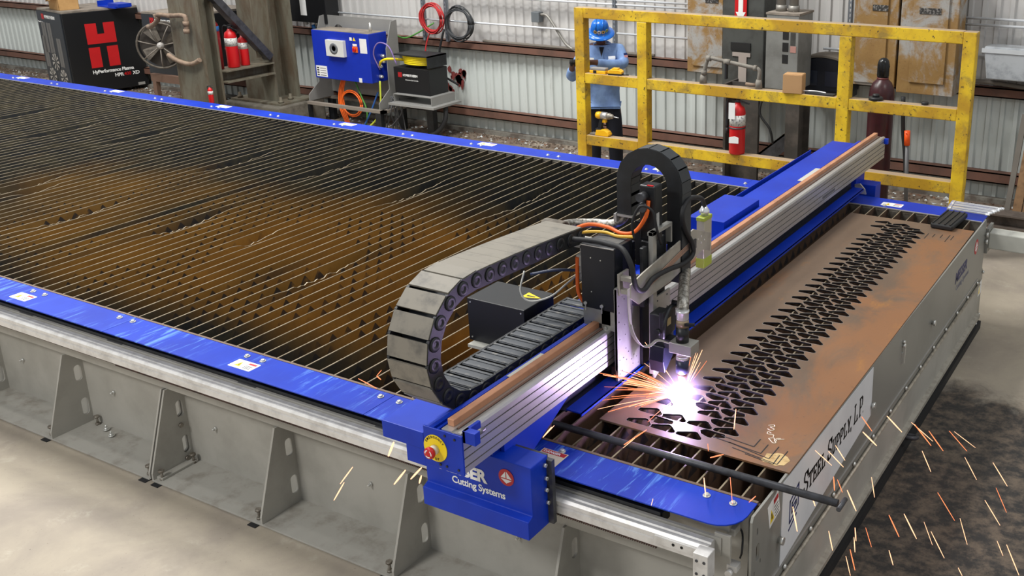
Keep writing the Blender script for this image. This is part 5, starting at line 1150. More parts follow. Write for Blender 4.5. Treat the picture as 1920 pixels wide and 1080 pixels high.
# small black unit on its own shelf
sh2 = thing('instrument_shelf', 'small grey tube shelf under black gas console', 'shelf', (-7.25, 6.62, 0))
MB().box((-0.42, -0.30, 0.42), (0.30, 0.22, 0.445)).build('shelf_plate', gb_, sh2)
MB().box((-0.38, -0.24, 0.445), (0.22, 0.20, 0.452)).box((-0.38, -0.24, 0.545), (0.22, 0.20, 0.552)).box((0.214, -0.24, 0.452), (0.22, 0.20, 0.545)).box((-0.38, -0.24, 0.452), (-0.374, 0.20, 0.545)).build('riser', gb_, sh2)
MB().box((-0.05, -0.04, 0), (0.05, 0.04, 0.42)).build('post', black_p, sh2)
gc = thing('gas_console', 'small black console box with white lettering and red mark', 'console', (-7.36, 6.62, 0.552))
MB().box((-0.30, -0.17, 0), (0.26, 0.17, 0.32)).build('case', M('cabinet_black', '#0e0f12'), gc, bevel=0.005)
MB().box((-0.23, -0.173, 0.20), (-0.17, -0.17, 0.26)).build('maker_mark', M('mark_red', '#a3161b'), gc)
text('HYPERTHERM', 0.038, (-0.155, -0.1705, 0.215), (1, 0, 0), (0, 0, 1), white, gc, depth=0.0006, bold=0.0012)
text('Selectrics Gas Console', 0.022, (-0.12, -0.1705, 0.165), (1, 0, 0), (0, 0, 1), white, gc, depth=0.0006)
rl_ = thing('cable_reel', 'coil of yellow cable in black holder on gas console', 'cable reel', (-7.36, 6.60, 0.872))
for k in range(5):
    MB().tube([((0.22+0.004*k)*math.cos(2*math.pi*i/24), (0.13+0.003*k)*math.sin(2*math.pi*i/24), 0.045+0.022*k) for i in range(25)], 0.011, 6).build('cable_turn', M('reel_yellow', '#f0d80f', 0.4), rl_)
MB().box((-0.26, -0.17, 0.15), (0.28, 0.17, 0.165)).box((0.26, -0.17, 0.02), (0.28, 0.17, 0.165)).box((-0.03, -0.05, 0), (0.03, 0.05, 0.03)).build('holder', black_p, rl_)
# cables hanging under and beside the cabinet
def hang(name, label, cat, pts, r, mat, group=None): return cable(name, label, cat, pts, r, mat, 7, 6, group)
oc = thing('cable_bundle', 'loop of orange cables hanging below the blue cabinet', 'cable', (-8.62, 6.5, 0.3))
for k in range(4): MB().tube(smooth([(-0.02+0.02*k, 0.04, 0.34), (-0.06+0.025*k, 0, 0.15), (-0.05+0.03*k, -0.02, -0.05), (0.05+0.02*k, -0.02, -0.28)]), 0.009, 6).build('strand', orange, oc)
for k in range(2): MB().tube([(0.17+(0.16+0.02*k)*math.cos(2*math.pi*i/20), -0.03+0.01*k, 0.03+(0.15+0.02*k)*math.sin(2*math.pi*i/20)) for i in range(21)], 0.009, 6).build('coil', orange, oc)
hang('green_cable', 'green earth cable hanging under the blue cabinet', 'cable', [(-8.45, 6.55, 0.65), (-8.30, 6.5, 0.45), (-8.20, 6.48, 0.25), (-8.22, 6.45, 0.02)], 0.010, M('green_sheath', '#4f8f3c', 0.5))
hang('blue_hose', 'blue hose lying to the floor under the cabinet', 'hose', [(-8.05, 6.55, 0.50), (-8.12, 6.5, 0.30), (-8.20, 6.45, 0.12), (-8.25, 6.4, 0.02)], 0.012, M('blue_sheath', '#2c5a9e', 0.5))
hang('yellow_green_cable', 'yellow green cable curving to the floor below cabinet', 'cable', [(-7.95, 6.5, 0.66), (-7.93, 6.45, 0.35), (-7.98, 6.4, 0.18), (-8.16, 6.35, 0.02)], 0.012, M('yellow_green_sheath', '#b9c33a', 0.5))
hang('violet_cable', 'violet data cable looping from cabinet side', 'cable', [(-7.95, 6.52, 0.80), (-7.97, 6.45, 1.0), (-7.85, 6.42, 1.15), (-7.68, 6.42, 1.12), (-7.60, 6.45, 0.90)], 0.008, M('violet_sheath', '#8f78b5', 0.5))
hang('yellow_cable', 'yellow cable from cabinet plug to the cable reel', 'cable', [(-7.93, 6.5, 0.86), (-7.85, 6.45, 0.92), (-7.74, 6.45, 0.96), (-7.58, 6.55, 0.95)], 0.016, M('reel_yellow', '#f0d80f'))
gcb = thing('cable_bundle', 'tangle of grey cables hanging beneath the instrument shelf', 'cable', (-7.72, 6.5, 0.2))
rg = random.Random(8)
for k in range(9): MB().tube(smooth([(rg.uniform(-.1, .1), rg.uniform(-.05, .05), 0.28), (rg.uniform(-.12, .12), rg.uniform(-.08, .05), 0.1), (rg.uniform(-.2, .2), rg.uniform(-.1, .1), -0.19)]), 0.009, 5).build('strand', M('grey_sheath', '#4b4b4d', 0.6), gcb)
hang('black_hose', 'thick black hose curving down from the instrument shelf', 'hose', [(-7.0, 6.6, 0.42), (-6.98, 6.55, 0.25), (-7.08, 6.5, 0.1), (-7.25, 6.45, 0.02)], 0.03, rubber)

# ================================================================ wall services
cond = M('galvanised_conduit', '#d9dde2', 0.3, 0.35)
def conduit(x0, x1, z, y=6.99, r=0.0125, label='', dz=0):
    o = MB().cyl((0, 0, 0), (x1-x0, 0, dz), r, 8).build('conduit', cond); o.location = (x0, y, z); return tag(o, label, 'conduit')
conduit(-10.9, -3.74, 1.395, label='long galvanised conduit above the upper wall girt')
conduit(-7.0, -3.74, 1.765, label='upper of two conduits at the top of wall above worker')
conduit(-7.4, -3.74, 1.715, label='lower of two conduits at the top of wall above worker')
conduit(-2.32, -1.95, 1.40, y=7.0, label='short conduit run between grey disconnect and rusty enclosure')
conduit(-0.95, 2.0, 1.79, label='upper conduit running right from the rusty enclosures')
conduit(-0.95, 2.0, 1.73, label='second conduit running right from the rusty enclosures')
conduit(-0.93, 2.0, 1.447, label='lower conduit passing in front of plastic wrapped bin')
def strut(x, z0, z1, label):
    s = thing('strut_channel', label, 'strut channel', (x, 6.97, z0))
    mb = fill_plate([(-0.021, 0), (0.021, 0), (0.021, z1-z0), (-0.021, z1-z0)], [slot(0, 0.05+0.05*k, 0.012, 0.03) for k in range(int((z1-z0)/0.05)-1)], 0, 0.003)
    mb.xf(Matrix(((1, 0, 0, 0), (0, 0, -1, 0), (0, 1, 0, 0), (0, 0, 0, 1)))); mb.build('slotted_face', gal, s)
    MB().box((-0.021, -0.003, 0), (-0.018, 0.04, z1-z0)).box((0.018, -0.003, 0), (0.021, 0.04, z1-z0)).build('side_wall', gal, s)
gal = M('galvanised_strut', '#8c929a', 0.45, 0.6)
strut(-7.585, 1.13, 2.6, 'left of two slotted struts beside the red cable coil')
strut(-7.22, 1.14, 2.6, 'right of two slotted struts beside the red cable coil')
strut(-4.79, 1.25, 2.6, 'slotted strut channel on wall behind the worker')
strut(-2.05, 1.25, 2.6, 'slotted strut channel on wall beside rusty enclosures')
def coil(x, z, r, mat, label, n, cat='cable coil'):
    t = thing('cable_coil', label, cat, (x, 6.93, z)); q = random.Random(int(x*100))
    for k in range(n):
        a0, rx, rz_ = q.uniform(0, 1), r*q.uniform(0.8, 1.1), r*q.uniform(0.85, 1.15)
        MB().tube([(q.uniform(-.003, .003)+rx*math.cos(2*math.pi*i/22)+.02*math.sin(k), -0.012*(k % 4), rz_*math.sin(2*math.pi*i/22)) for i in range(23)], 0.008, 5).build('turn', mat, t)
coil(-7.40, 1.42, 0.17, M('red_sheath', '#b52a2c', 0.5), 'coil of red cable hung between slotted struts', 9)
coil(-6.98, 1.38, 0.19, M('dark_sheath', '#37393c', 0.6), 'coil of dark grey cable hung right of struts', 9)
coil(-10.2, 1.55, 0.2, M('blue_coil', '#2559a5', 0.5), 'coil of blue cable hung behind the columns', 7)
hang('red_cable', 'red cable dropping from the red coil', 'cable', [(-7.45, 6.93, 1.26), (-7.5, 6.9, 1.1), (-7.52, 6.88, 0.95)], 0.009, M('red_sheath', '#b52a2c'))
hang('black_cable', 'pair of black cables drooping from the dark coil', 'cable', [(-7.20, 6.9, 1.30), (-7.30, 6.9, 1.0), (-7.28, 6.9, 0.75), (-7.05, 6.92, 0.62)], 0.014, rubber)
hang('green_cable', 'green cable sagging along the upper girt', 'cable', [(-8.05, 6.95, 1.17), (-7.85, 6.9, 1.15), (-7.65, 6.9, 1.22), (-7.4, 6.95, 1.36)], 0.010, M('green_sheath', '#4f8f3c'))
hang('blue_hose', 'blue hoses running down the wall right of rear column', 'hose', [(-9.45, 6.9, 1.22), (-9.38, 6.9, 1.0), (-9.32, 6.9, 0.7), (-9.22, 6.9, 0.45), (-9.05, 6.9, 0.33)], 0.025, M('bright_blue_hose', '#2f78c9', 0.4))
jb = thing('junction_box', 'small grey junction box on upper wall with curved conduit', 'junction box', (-5.90, 7.05, 1.51))
MB().box((-0.05, -0.05, -0.06), (0.06, 0.04, 0.06)).build('box_body', M('jbox_grey', '#6e7478', 0.5, 0.3), jb, bevel=0.004)
MB().tube(smooth([(0.06, -0.01, 0.03), (0.16, -0.02, 0.02), (0.30, -0.03, -0.14), (0.42, -0.03, -0.29), (0.56, -0.03, -0.36)]), 0.016, 8).build('bent_conduit', M('dull_conduit', '#8f8c86', 0.5, 0.5), jb)
hang('grey_hose', 'dusty grey hose lying along the upper wall girt', 'hose', [(-6.7, 7.03, 1.175), (-6.2, 7.0, 1.18), (-5.6, 7.03, 1.172), (-5.0, 7.0, 1.178), (-4.3, 7.02, 1.175)], 0.018, M('dusty_hose', '#6c655d', 0.8))
# black control box upper left on the wall
kb = thing('wall_control_box', 'black wall control box with white label and yellow triangle', 'control box', (-9.38, 6.9, 1.27))
MB().box((-0.33, -0.13, 0), (0.33, 0.10, 0.62)).build('case', M('cabinet_black', '#0e0f12'), kb, bevel=0.006)
MB().box((-0.13, -0.133, 0.09), (-0.02, -0.13, 0.34)).build('label_plate', white, kb)
MB().prism([(0.03, 0.35), (0.09, 0.35), (0.06, 0.41)], 'y', -0.133, -0.13).build('hazard_triangle', yel, kb)
MB().box((-0.17, -0.133, 0.36), (-0.08, -0.13, 0.40)).build('label_plate', white, kb)
for x in (-0.18, 0.0, 0.12): MB().lathe([(0.02, -0.05), (0.02, 0)], c=(x, 0, 0), n=8).build('gland', zinc, kb)

# ================================================================ electrical gear on the right
def enclosure(x0, x1, y0, z0, z1, label, door, plate=None):
    e = thing('electrical_enclosure', label, 'enclosure', ((x0+x1)/2, y0, z0)); w_ = (x1-x0)/2
    MB().box((-w_, 0, 0), (w_, 0.30, z1-z0)).build('box_body', m_rust, e, bevel=0.005)
    d = MB().box((door[0], -0.018, door[1]), (door[2], 0, z1-z0-0.05)).build('door', m_rust, e, bevel=0.003)
    if plate: MB().box((plate[0], -0.024, plate[1]), (plate[0]+plate[2], -0.018, plate[1]+0.055)).build('name_plate', M('name_plate_dark', '#3b3a38', 0.5, 0.3, '#8d8a86', 50.0, (0.5, 0.6)), d)
    return e
enclosure(-3.745, -3.31, 6.74, 1.09, 2.3, 'rust stained enclosure left of red arrow sign', (-0.15, 0.07, 0.20), (0.0, 0.735, 0.15))
enclosure(-1.905, -1.475, 6.66, 1.13, 2.3, 'narrow rust stained enclosure left of the wider one', (-0.18, 0.03, 0.12), (-0.03, 0.72, 0.15))
enclosure(-1.450, -0.915, 6.66, 1.09, 2.3, 'wide rust stained enclosure nearest the plastic wrapped bin', (-0.15, 0.11, 0.18), (-0.09, 0.755, 0.20))
dk = M('switchgear_grey', '#4d4f4c', 0.55, 0.2, '#3b3a37', 5.0)
sg = thing('switchgear', 'dark grey switchgear column with white label strip', 'switchgear', (-3.05, 6.6, 0.9))
MB().box((-0.22, 0, 0), (0.24, 0.3, 1.5)).build('case', dk, sg, bevel=0.01)
MB().box((-0.10, -0.01, 0.42), (0.10, 0, 0.46)).box((-0.03, -0.01, 0.16), (0.06, 0, 0.42)).build('label_strip', M('dusty_label', '#a59a92', 0.7), sg)
MB().box((-0.12, -0.012, 0.48), (0.10, 0, 0.56)).build('vent_plate', ink, sg)
ars = thing('arrow_sign', 'red sign with white downward arrow above yellow rail', 'sign', (-3.06, 6.58, 1.66))
MB().box((-0.065, -0.004, 0), (0.065, 0, 0.55)).build('sign_board', red, ars)
MB().prism([(0, 0.015), (-0.055, 0.11), (-0.025, 0.11), (-0.025, 0.55), (0.025, 0.55), (0.025, 0.11), (0.055, 0.11)], 'y', -0.006, -0.004).build('arrow', white, ars)
ds = thing('disconnect_switch', 'grey disconnect cabinet with stacked black stickers', 'disconnect', (-2.49, 6.35, 1.08))
MB().box((-0.17, -0.05, 0), (0.165, 0.32, 0.72)).build('case', M('disconnect_grey', '#7d7e7b', 0.5, 0, '#6a6a67', 4.0), ds, bevel=0.006)
MB().box((-0.175, -0.055, 0.72), (0.17, 0.33, 0.74)).build('dusty_top', M('dusty_top', '#8d8378'), ds)
for k in range(3):
    MB().box((0.005, -0.053, 0.26+k*0.115), (0.065, -0.05, 0.345+k*0.115)).build('sticker', ink, ds)
MB().box((0.085, -0.053, 0.44), (0.135, -0.05, 0.56)).build('sticker', dk, ds)
MB().box((0.085, -0.053, 0.37), (0.145, -0.05, 0.43)).build('sticker', M('faded_red', '#b0837a', 0.6), ds)
for x in (-0.08, 0.05): MB().cyl((x, 0.1, 0.74), (x, 0.1, 1.3), 0.045, 12).lathe([(0.055, 0.74), (0.055, 0.80)], c=(x, 0.1, 0), n=12).build('conduit_riser', M('dull_conduit', '#8f8c86'), ds)
# steel columns with sloped dusty channel behind the rail
cf = thing('support_columns', 'pair of dark steel columns with dusty sloping channel behind rail', 'steel frame', (-2.68, 6.35, 0))
dc = M('sooty_column', '#3f3b37', 0.7, 0.1, '#57504a', 6.0)
MB().box((-0.40, -0.10, 0), (-0.375, 0.2, 1.1)).box((-0.375, 0.04, 0), (-0.16, 0.06, 1.1)).box((-0.16, -0.10, 0), (-0.02, -0.07, 1.1)).box((-0.16, -0.07, 0), (-0.13, 0.2, 1.1)).build('left_column', dc, cf)
MB().box((0.27, -0.10, 0), (0.41, -0.08, 1.0)).box((0.33, -0.08, 0), (0.35, 0.2, 1.0)).box((0.27, 0.18, 0), (0.41, 0.2, 1.0)).build('right_column', dc, cf)
MB().bar((-0.05, 0.05, 0.38), (0.30, 0.05, 0.68), 0.24, 0.02, (0, 0, 1)).build('sloping_tray', M('dusty_tray', '#7d6f60', 0.9), cf)
MB().bar((-0.05, -0.06, 0.30), (0.30, -0.06, 0.60), 0.02, 0.14, (0, 0, 1)).build('tray_side', dark_steel, cf)
hang('black_cable', 'black cable hanging onto the sloping channel', 'cable', [(-2.62, 6.2, 1.05), (-2.66, 6.2, 0.85), (-2.55, 6.2, 0.7), (-2.52, 6.22, 0.55)], 0.012, rubber)
dr = thing('arched_cover', 'dark arched motor cover with dusty top behind the cardboard box', 'motor cover', (-2.22, 6.72, 1.02))
apts = [(-0.30, 0), (0.30, 0)]+[(0.30*math.cos(R(a)), 0.20+0.13*math.sin(R(a))) for a in range(0, 181, 15)]
MB().prism(apts, 'y', 0, 0.26).build('cover_shell', M('drum_blue_black', '#20232c', 0.4, 0.2), dr, bevel=0.006)
MB().prism([(0.30*math.cos(R(a)), 0.203+0.132*math.sin(R(a))) for a in range(20, 161, 14)]+[(0.31*math.cos(R(a)), 0.206+0.150*math.sin(R(a))) for a in range(160, 19, -14)], 'y', -0.01, 0.27).build('dusty_rim', M('drum_lid_dusty', '#6a6258', 0.9), dr)
for x in (-0.14, 0.12): MB().box((x-0.09, -0.008, 0.05), (x+0.09, 0, 0.20)).build('glazed_panel', M('panel_gloss', '#2b303c', 0.2), dr)
MB().box((-0.28, 0.10, -0.06), (0.28, 0.28, 0.0)).build('wall_bracket', dark_steel, dr)
bn = thing('plastic_bin', 'clear plastic wrapped bin on the wall girt at right', 'bin', (-0.2, 6.93, 1.16))
wrap = M('plastic_wrap', '#aeb2b6', 0.15, 0, '#8e9296', 8.0)
MB().prism([(-0.45, 0.10), (-0.49, 0.36), (-0.49, 0.40), (1.2, 0.40), (1.2, 0.10)], 'y', -0.12, 0.10).build('bin_body', wrap, bn, bevel=0.01)
MB().box((-0.51, -0.13, 0.345), (1.2, -0.12, 0.385)).build('rim', M('plastic_rim', '#c4c8cb', 0.2), bn)
hang('grey_hose', 'bundle of grey hoses on the girt below plastic wrapped bin', 'hose', [(-0.95, 6.95, 1.20), (-0.6, 6.93, 1.21), (-0.3, 6.95, 1.185), (0.3, 6.95, 1.18)], 0.022, M('dusty_hose', '#6c655d'))
# timber leaning against the wall, with the steel flat beside it
for k, (x, lab, mt, w_) in enumerate(((-0.36, 'grey steel flat leaning on wall beside timber', M('flat_grey', '#6b655d', 0.7), 0.05), (-0.27, 'brown timber plank leaning on wall at right edge', M('timber', '#8a6a4a', 0.8, 0, '#6d5238', 20.0), 0.08), (-0.17, 'second timber plank leaning at extreme right', M('timber', '#8a6a4a'), 0.10))):
    o = MB().bar((0, -0.28, 0.0), (0.03, -0.02, 0.92), w_, 0.04, (0, 1, 0)).build('plank', mt); o.location = (x+0.04, 6.98, 0.01); tag(o, lab, 'plank')
ib = MB().box((-0.5, -0.09, 0), (3, 0.09, 0.015)).box((-0.5, -0.008, 0.015), (3, 0.008, 0.115)).box((-0.5, -0.09, 0.115), (3, 0.09, 0.13)).build('i_beam', M('beam_brown', '#6b6058', 0.7, 0.1, '#4d453f', 8.0)); ib.location = (0.05, 6.38, 0); tag(ib, 'steel I beam lying on floor beyond the table corner', 'steel beam')
# ================================================================ the worker behind the rail
def skin(name, pts, edges, mats, parent, sub=2, root=0):
    me = bpy.data.meshes.new(name); me.from_pydata([p[:3] for p in pts], edges, []); me.update()
    o = bpy.data.objects.new(name, me); COL.objects.link(o); o.parent = parent
    me.materials.append(mats)
    sk = o.modifiers.new('skin', 'SKIN'); sk.use_smooth_shade = True; sk.branch_smoothing = 0.3
    for i, p in enumerate(pts):
        r = p[3] if isinstance(p[3], tuple) else (p[3], p[3])
        me.skin_vertices[0].data[i].radius = r; me.skin_vertices[0].data[i].use_root = (i == root)
    sb = o.modifiers.new('subsurf', 'SUBSURF'); sb.levels = sub; sb.render_levels = sub
    return o
pr_ = thing('person', 'worker in light blue shirt and full brim blue hard hat looking down', 'person', (-4.25, 5.80, 0), R(28.9))
skin_m = M('skin_brown', '#5e3a2a', 0.55); shirt_m = M('shirt_blue', '#7f9dcc', 0.85, 0, '#6c88ba', 9.0, (0.4, 0.65), 0.3, 30); trou = M('trousers_navy', '#141826', 0.9)
cx = 0.03
P = [(cx, 0, 0.95, (0.13, 0.10)), (cx, 0, 1.10, (0.13, 0.095)), (cx, 0.0, 1.28, (0.15, 0.105)), (cx, 0.005, 1.40, (0.13, 0.085)), (cx-0.01, -0.01, 1.47, 0.052), (cx-0.02, -0.05, 1.53, 0.058), (cx-0.022, -0.075, 1.58, (0.078, 0.09)), (cx-0.022, -0.06, 1.66, (0.072, 0.085)), (cx-0.025, -0.158, 1.555, 0.014)]
E_ = [(0, 1), (1, 2), (2, 3), (3, 4), (4, 5), (5, 6), (6, 7), (6, 8)]
def add(chain, start):
    k = start
    for p in chain:
        P.append(p); E_.append((k, len(P)-1)); k = len(P)-1
    return k
# legs and feet
for s in (-1, 1):
    add([(cx+s*0.10, 0, 0.86, 0.095), (cx+s*0.115, -0.02, 0.50, 0.062), (cx+s*0.12, 0.02, 0.12, 0.042), (cx+s*0.125, 0.0, 0.06, 0.045), (cx+s*0.14, -0.14, 0.04, 0.036)], 0)
# arms: viewer right arm folds across the chest, viewer left arm is raised beside the post
wr = add([(cx+0.17, 0, 1.43, 0.060), (0.250, -0.10, 1.285, 0.045), (0.10, -0.23, 1.305, 0.038), (-0.045, -0.29, 1.335, 0.030)], 3)
wl = add([(cx-0.17, 0, 1.43, 0.060), (-0.285, -0.08, 1.15, 0.045), (-0.275, -0.19, 1.23, 0.036), (-0.262, -0.26, 1.29, 0.030)], 3)
pr_r = add([(-0.085, -0.30, 1.337, (0.036, 0.022))], wr); pr_l = add([(-0.252, -0.285, 1.325, (0.034, 0.022))], wl)
for i, dz in enumerate((0.024, 0.008, -0.008, -0.022)):
    L = (0.030, 0.034, 0.031, 0.025)[i]
    add([(-0.085-0.030, -0.305, 1.337+dz, 0.0095), (-0.085-0.030-L, -0.315+0.004*i, 1.333+dz, 0.009), (-0.085-0.040-L, -0.30, 1.32+dz, 0.008)], pr_r)
    add([(-0.252+dz, -0.30, 1.352, 0.0095), (-0.250+dz, -0.325, 1.352+L*0.4, 0.009), (-0.248+dz, -0.335, 1.335, 0.008)], pr_l)
add([(-0.095, -0.325, 1.355, 0.011), (-0.125, -0.335, 1.363, 0.009)], pr_r); add([(-0.225, -0.30, 1.325, 0.011), (-0.215, -0.325, 1.34, 0.009)], pr_l)
skin('body', P, E_, skin_m, pr_)
# shirt
S = [(cx, 0, 0.99, (0.17, 0.135)), (cx, 0, 0.86, (0.175, 0.14)), (cx, 0, 1.12, (0.165, 0.13)), (cx, 0, 1.28, (0.175, 0.135)), (cx, 0.005, 1.40, (0.145, 0.105)), (cx-0.005, -0.005, 1.455, (0.075, 0.07))]
SE = [(0, 1), (0, 2), (2, 3), (3, 4), (4, 5)]
def adds(chain, start):
    k = start
    for p in chain:
        S.append(p); SE.append((k, len(S)-1)); k = len(S)-1
adds([(cx+0.165, 0, 1.42, 0.080), (0.215, -0.05, 1.35, 0.070), (0.250, -0.105, 1.28, 0.064), (0.10, -0.235, 1.30, 0.054), (-0.025, -0.283, 1.33, 0.044)], 4)
adds([(cx-0.165, 0, 1.42, 0.080), (-0.22, -0.04, 1.28, 0.070), (-0.290, -0.08, 1.14, 0.062), (-0.276, -0.18, 1.22, 0.052), (-0.266, -0.235, 1.268, 0.044)], 4)
sho = skin('shirt', S, SE, shirt_m, pr_)
# collar, pocket patches, sleeve flag, open neck
MB().tube(smooth([(cx-0.075, -0.07, 1.415), (cx-0.085, -0.02, 1.465), (cx, 0.06, 1.49), (cx+0.075, -0.02, 1.465), (cx+0.055, -0.085, 1.415)]), 0.019, 6).build('collar', M('shirt_shadow_blue', '#6b86b8', 0.85), pr_)
MB().add([(cx-0.032, -0.095, 1.455), (cx+0.018, -0.095, 1.455), (cx-0.010, -0.134, 1.36)], [(0, 1, 2)]).build('undershirt', M('undershirt_black', '#17171b', 0.9), pr_)
def patch(name, c, w_, h_, tilt, mat):
    mb = MB().box((-w_/2, -0.004, -h_/2), (w_/2, 0.004, h_/2)); mb.xf(Matrix.Translation(c) @ Matrix.Rotation(tilt, 4, 'Y') @ Matrix.Rotation(R(-6), 4, 'X')); return mb.build(name, mat, pr_)
patch('chest_patch', (cx+0.095, -0.150, 1.36), 0.07, 0.026, R(-4), white); patch('chest_patch', (cx+0.093, -0.153, 1.332), 0.07, 0.024, R(-4), white)
patch('name_patch', (cx-0.115, -0.146, 1.345), 0.06, 0.024, R(4), white)
fl = MB().box((-0.004, -0.02, 0.0), (0.004, 0.02, 0.022), 0).box((-0.004, -0.02, -0.024), (0.004, 0.02, 0.0), 1); fl.xf(Matrix.Translation((0.262, -0.10, 1.375)) @ Matrix.Rotation(R(-50), 4, 'Z') @ Matrix.Rotation(R(-18), 4, 'Y')); fl.build('sleeve_patch', [navy, M('patch_pink', '#c98d92', 0.7)], pr_)
tr_ = skin('trousers', [(cx, 0, 0.94, (0.12, 0.09)), (cx-0.085, 0, 0.82, 0.10), (cx-0.112, -0.01, 0.50, 0.085), (cx-0.118, 0.02, 0.10, 0.072), (cx+0.085, 0, 0.82, 0.10), (cx+0.112, -0.01, 0.50, 0.085), (cx+0.118, 0.02, 0.10, 0.072)], [(0, 1), (1, 2), (2, 3), (0, 4), (4, 5), (5, 6)], trou, pr_)
for s in (-1, 1): MB().sphere((cx+s*0.13, -0.06, 0.05), 0.06, 12, 8, sc=(0.85, 2.1, 0.83)).build('boot', M('boot_brown', '#2b211b', 0.7), pr_)
# black glove on the raised hand
skin('glove', [(-0.262, -0.262, 1.292, 0.036), (-0.252, -0.288, 1.325, (0.042, 0.028))]+sum([[(-0.252+dz, -0.302, 1.353, 0.0125), (-0.250+dz, -0.328, 1.353+L*0.4, 0.012), (-0.248+dz, -0.338, 1.334, 0.010)] for dz, L in ((0.024, .03), (0.008, .034), (-0.008, .031), (-0.022, .025))], [])+[(-0.225, -0.302, 1.325, 0.014), (-0.214, -0.327, 1.34, 0.011)],
     [(0, 1)]+sum([[(1, 2+3*i), (2+3*i, 3+3*i), (3+3*i, 4+3*i)] for i in range(4)], [])+[(1, 14), (14, 15)], M('glove_black', '#1a1a1b', 0.8), pr_)
# face
for s in (-1, 1): MB().sphere((cx-0.022+s*0.032, -0.143, 1.578), 0.010, 10, 6, sc=(1.2, 0.7, 0.6)).build('eye', M('eye_dark', '#241b18', 0.3), pr_)
MB().sphere((cx-0.022, -0.128, 1.512), 0.024, 10, 6, sc=(1.1, 0.6, 0.3)).build('mouth', M('lip_brown', '#5a2f28', 0.5), pr_)
for s in (-1, 1): MB().sphere((cx-0.022+s*0.082, -0.05, 1.575), 0.028, 10, 6, sc=(0.4, 0.7, 1.1)).build('ear', skin_m, pr_)
MB().sphere((cx-0.022, -0.03, 1.60), 0.092, 14, 8, sc=(0.9, 0.95, 0.75)).build('hair', M('hair_black', '#131110', 0.8), pr_)
# full brim hard hat
hatm = M('hard_hat_blue', '#1668c8', 0.22)
hat = MB().lathe([(0.140, -0.026), (0.146, -0.022), (0.144, -0.016), (0.120, -0.002), (0.096, 0.008), (0.092, 0.03), (0.089, 0.06), (0.080, 0.095), (0.060, 0.118), (0.032, 0.131), (0.004, 0.134)], n=32)
for a in (-0.035, 0, 0.035): hat.tube([(a, -0.082, 0.06), (a, -0.062, 0.110), (a, 0, 0.134), (a, 0.062, 0.110), (a, 0.082, 0.06)], 0.010, 6)
HT = Matrix.Translation((cx-0.022, -0.065, 1.605)) @ Matrix.Rotation(R(24), 4, 'X')
hat.xf(HT); hat.build('hard_hat', hatm, pr_, label='glossy blue full brim hard hat with round stickers')
for a, mt in ((-118, M('sticker_gold', '#d8b45a', 0.5)), (-92, white), (-66, M('sticker_gold', '#d8b45a')), (-38, M('sticker_green', '#9fb072', 0.5))):
    mb = MB().lathe([(0.019, 0.086), (0.019, 0.0925)], n=14, axis='x').lathe([(0.008, 0.0925), (0.008, 0.0935)], n=8, axis='x', mi=1); mb.xf(HT @ Matrix.Translation((0, 0, 0.042)) @ Matrix.Rotation(R(a), 4, 'Z')); mb.build('hat_sticker', [mt, ink], pr_)

# ================================================================ tools and oddments on the rails
ty = M('tool_yellow', '#f0b418', 0.4); tb = M('tool_black', '#1b1b1c', 0.5)
dl = thing('cordless_drill', 'yellow and black cordless drill standing on bottom yellow rail', 'drill', (-3.945, 5.355, 0.656))
MB().lathe([(0.012, -0.085), (0.030, -0.08), (0.036, -0.06), (0.036, -0.02)], c=(0, 0, 0.20), n=16, axis='x').build('motor_housing', ty, dl)
MB().lathe([(0.037, -0.02), (0.036, 0.03), (0.030, 0.045)], c=(0, 0, 0.20), n=16, axis='x').build('gear_housing', alu, dl)
MB().lathe([(0.032, 0.045), (0.033, 0.07), (0.026, 0.078), (0.022, 0.10), (0.012, 0.115)], c=(0, 0, 0.20), n=14, axis='x').build('chuck', steel, dl)
MB().cyl((0.115, 0, 0.20), (0.17, 0, 0.195), 0.005, 6).build('bit', chrome, dl)
MB().bar((-0.02, 0, 0.17), (-0.045, 0, 0.055), 0.034, 0.042, (0, 1, 0)).build('handle', tb, dl)
MB().box((-0.015, -0.016, 0.135), (0.03, 0.016, 0.165)).build('trigger', ty, dl)
MB().prism([(-0.085, 0.0), (0.065, 0.0), (0.075, 0.02), (0.06, 0.045), (0.02, 0.068), (-0.07, 0.06)], 'y', -0.036, 0.036).build('battery', [ty], dl, bevel=0.006)
MB().box((-0.078, -0.034, 0.045), (-0.015, 0.034, 0.072)).build('battery_seat', tb, dl)
def battery(loc, rz, label, top):
    b = thing('tool_battery', label, 'battery', loc, rz)
    MB().box((-0.065, -0.04, 0), (0.065, 0.04, 0.014)).build('base', tb, b)
    MB().prism([(-0.07, 0.014), (0.07, 0.014), (0.07, 0.034), (0.04, 0.052), (-0.05, 0.052), (-0.07, 0.034)], 'y', -0.042, 0.042).build('case', ty, b, bevel=0.005)
    MB().box((-0.03, -0.03, 0.052), (0.03, 0.03, 0.064)).build('slide_rail', top, b)
    return b
battery((-3.80, 5.36, 1.268), R(12), 'yellow tool battery pack nearest the second rail post', ty)
ch = thing('battery_charger', 'yellow charger with grey top on middle rail before worker', 'charger', (-3.985, 5.36, 1.268))
MB().box((-0.09, -0.04, 0), (0.09, 0.04, 0.03)).build('case', ty, ch, bevel=0.005)
MB().box((-0.045, -0.043, 0.004), (-0.01, -0.038, 0.03)).build('vent', tb, ch)
MB().box((-0.085, -0.035, 0.03), (0.085, 0.035, 0.055)).build('top_shell', M('charger_grey', '#8b8784', 0.6), ch, bevel=0.006)
mk = MB().cyl((-0.03, 0, 0), (0.03, 0.02, 0), 0.005, 8).build('marker_pen', tb); mk.location = (-3.70, 5.36, 1.2735); tag(mk, 'short black marker pen beside the tool battery', 'pen')
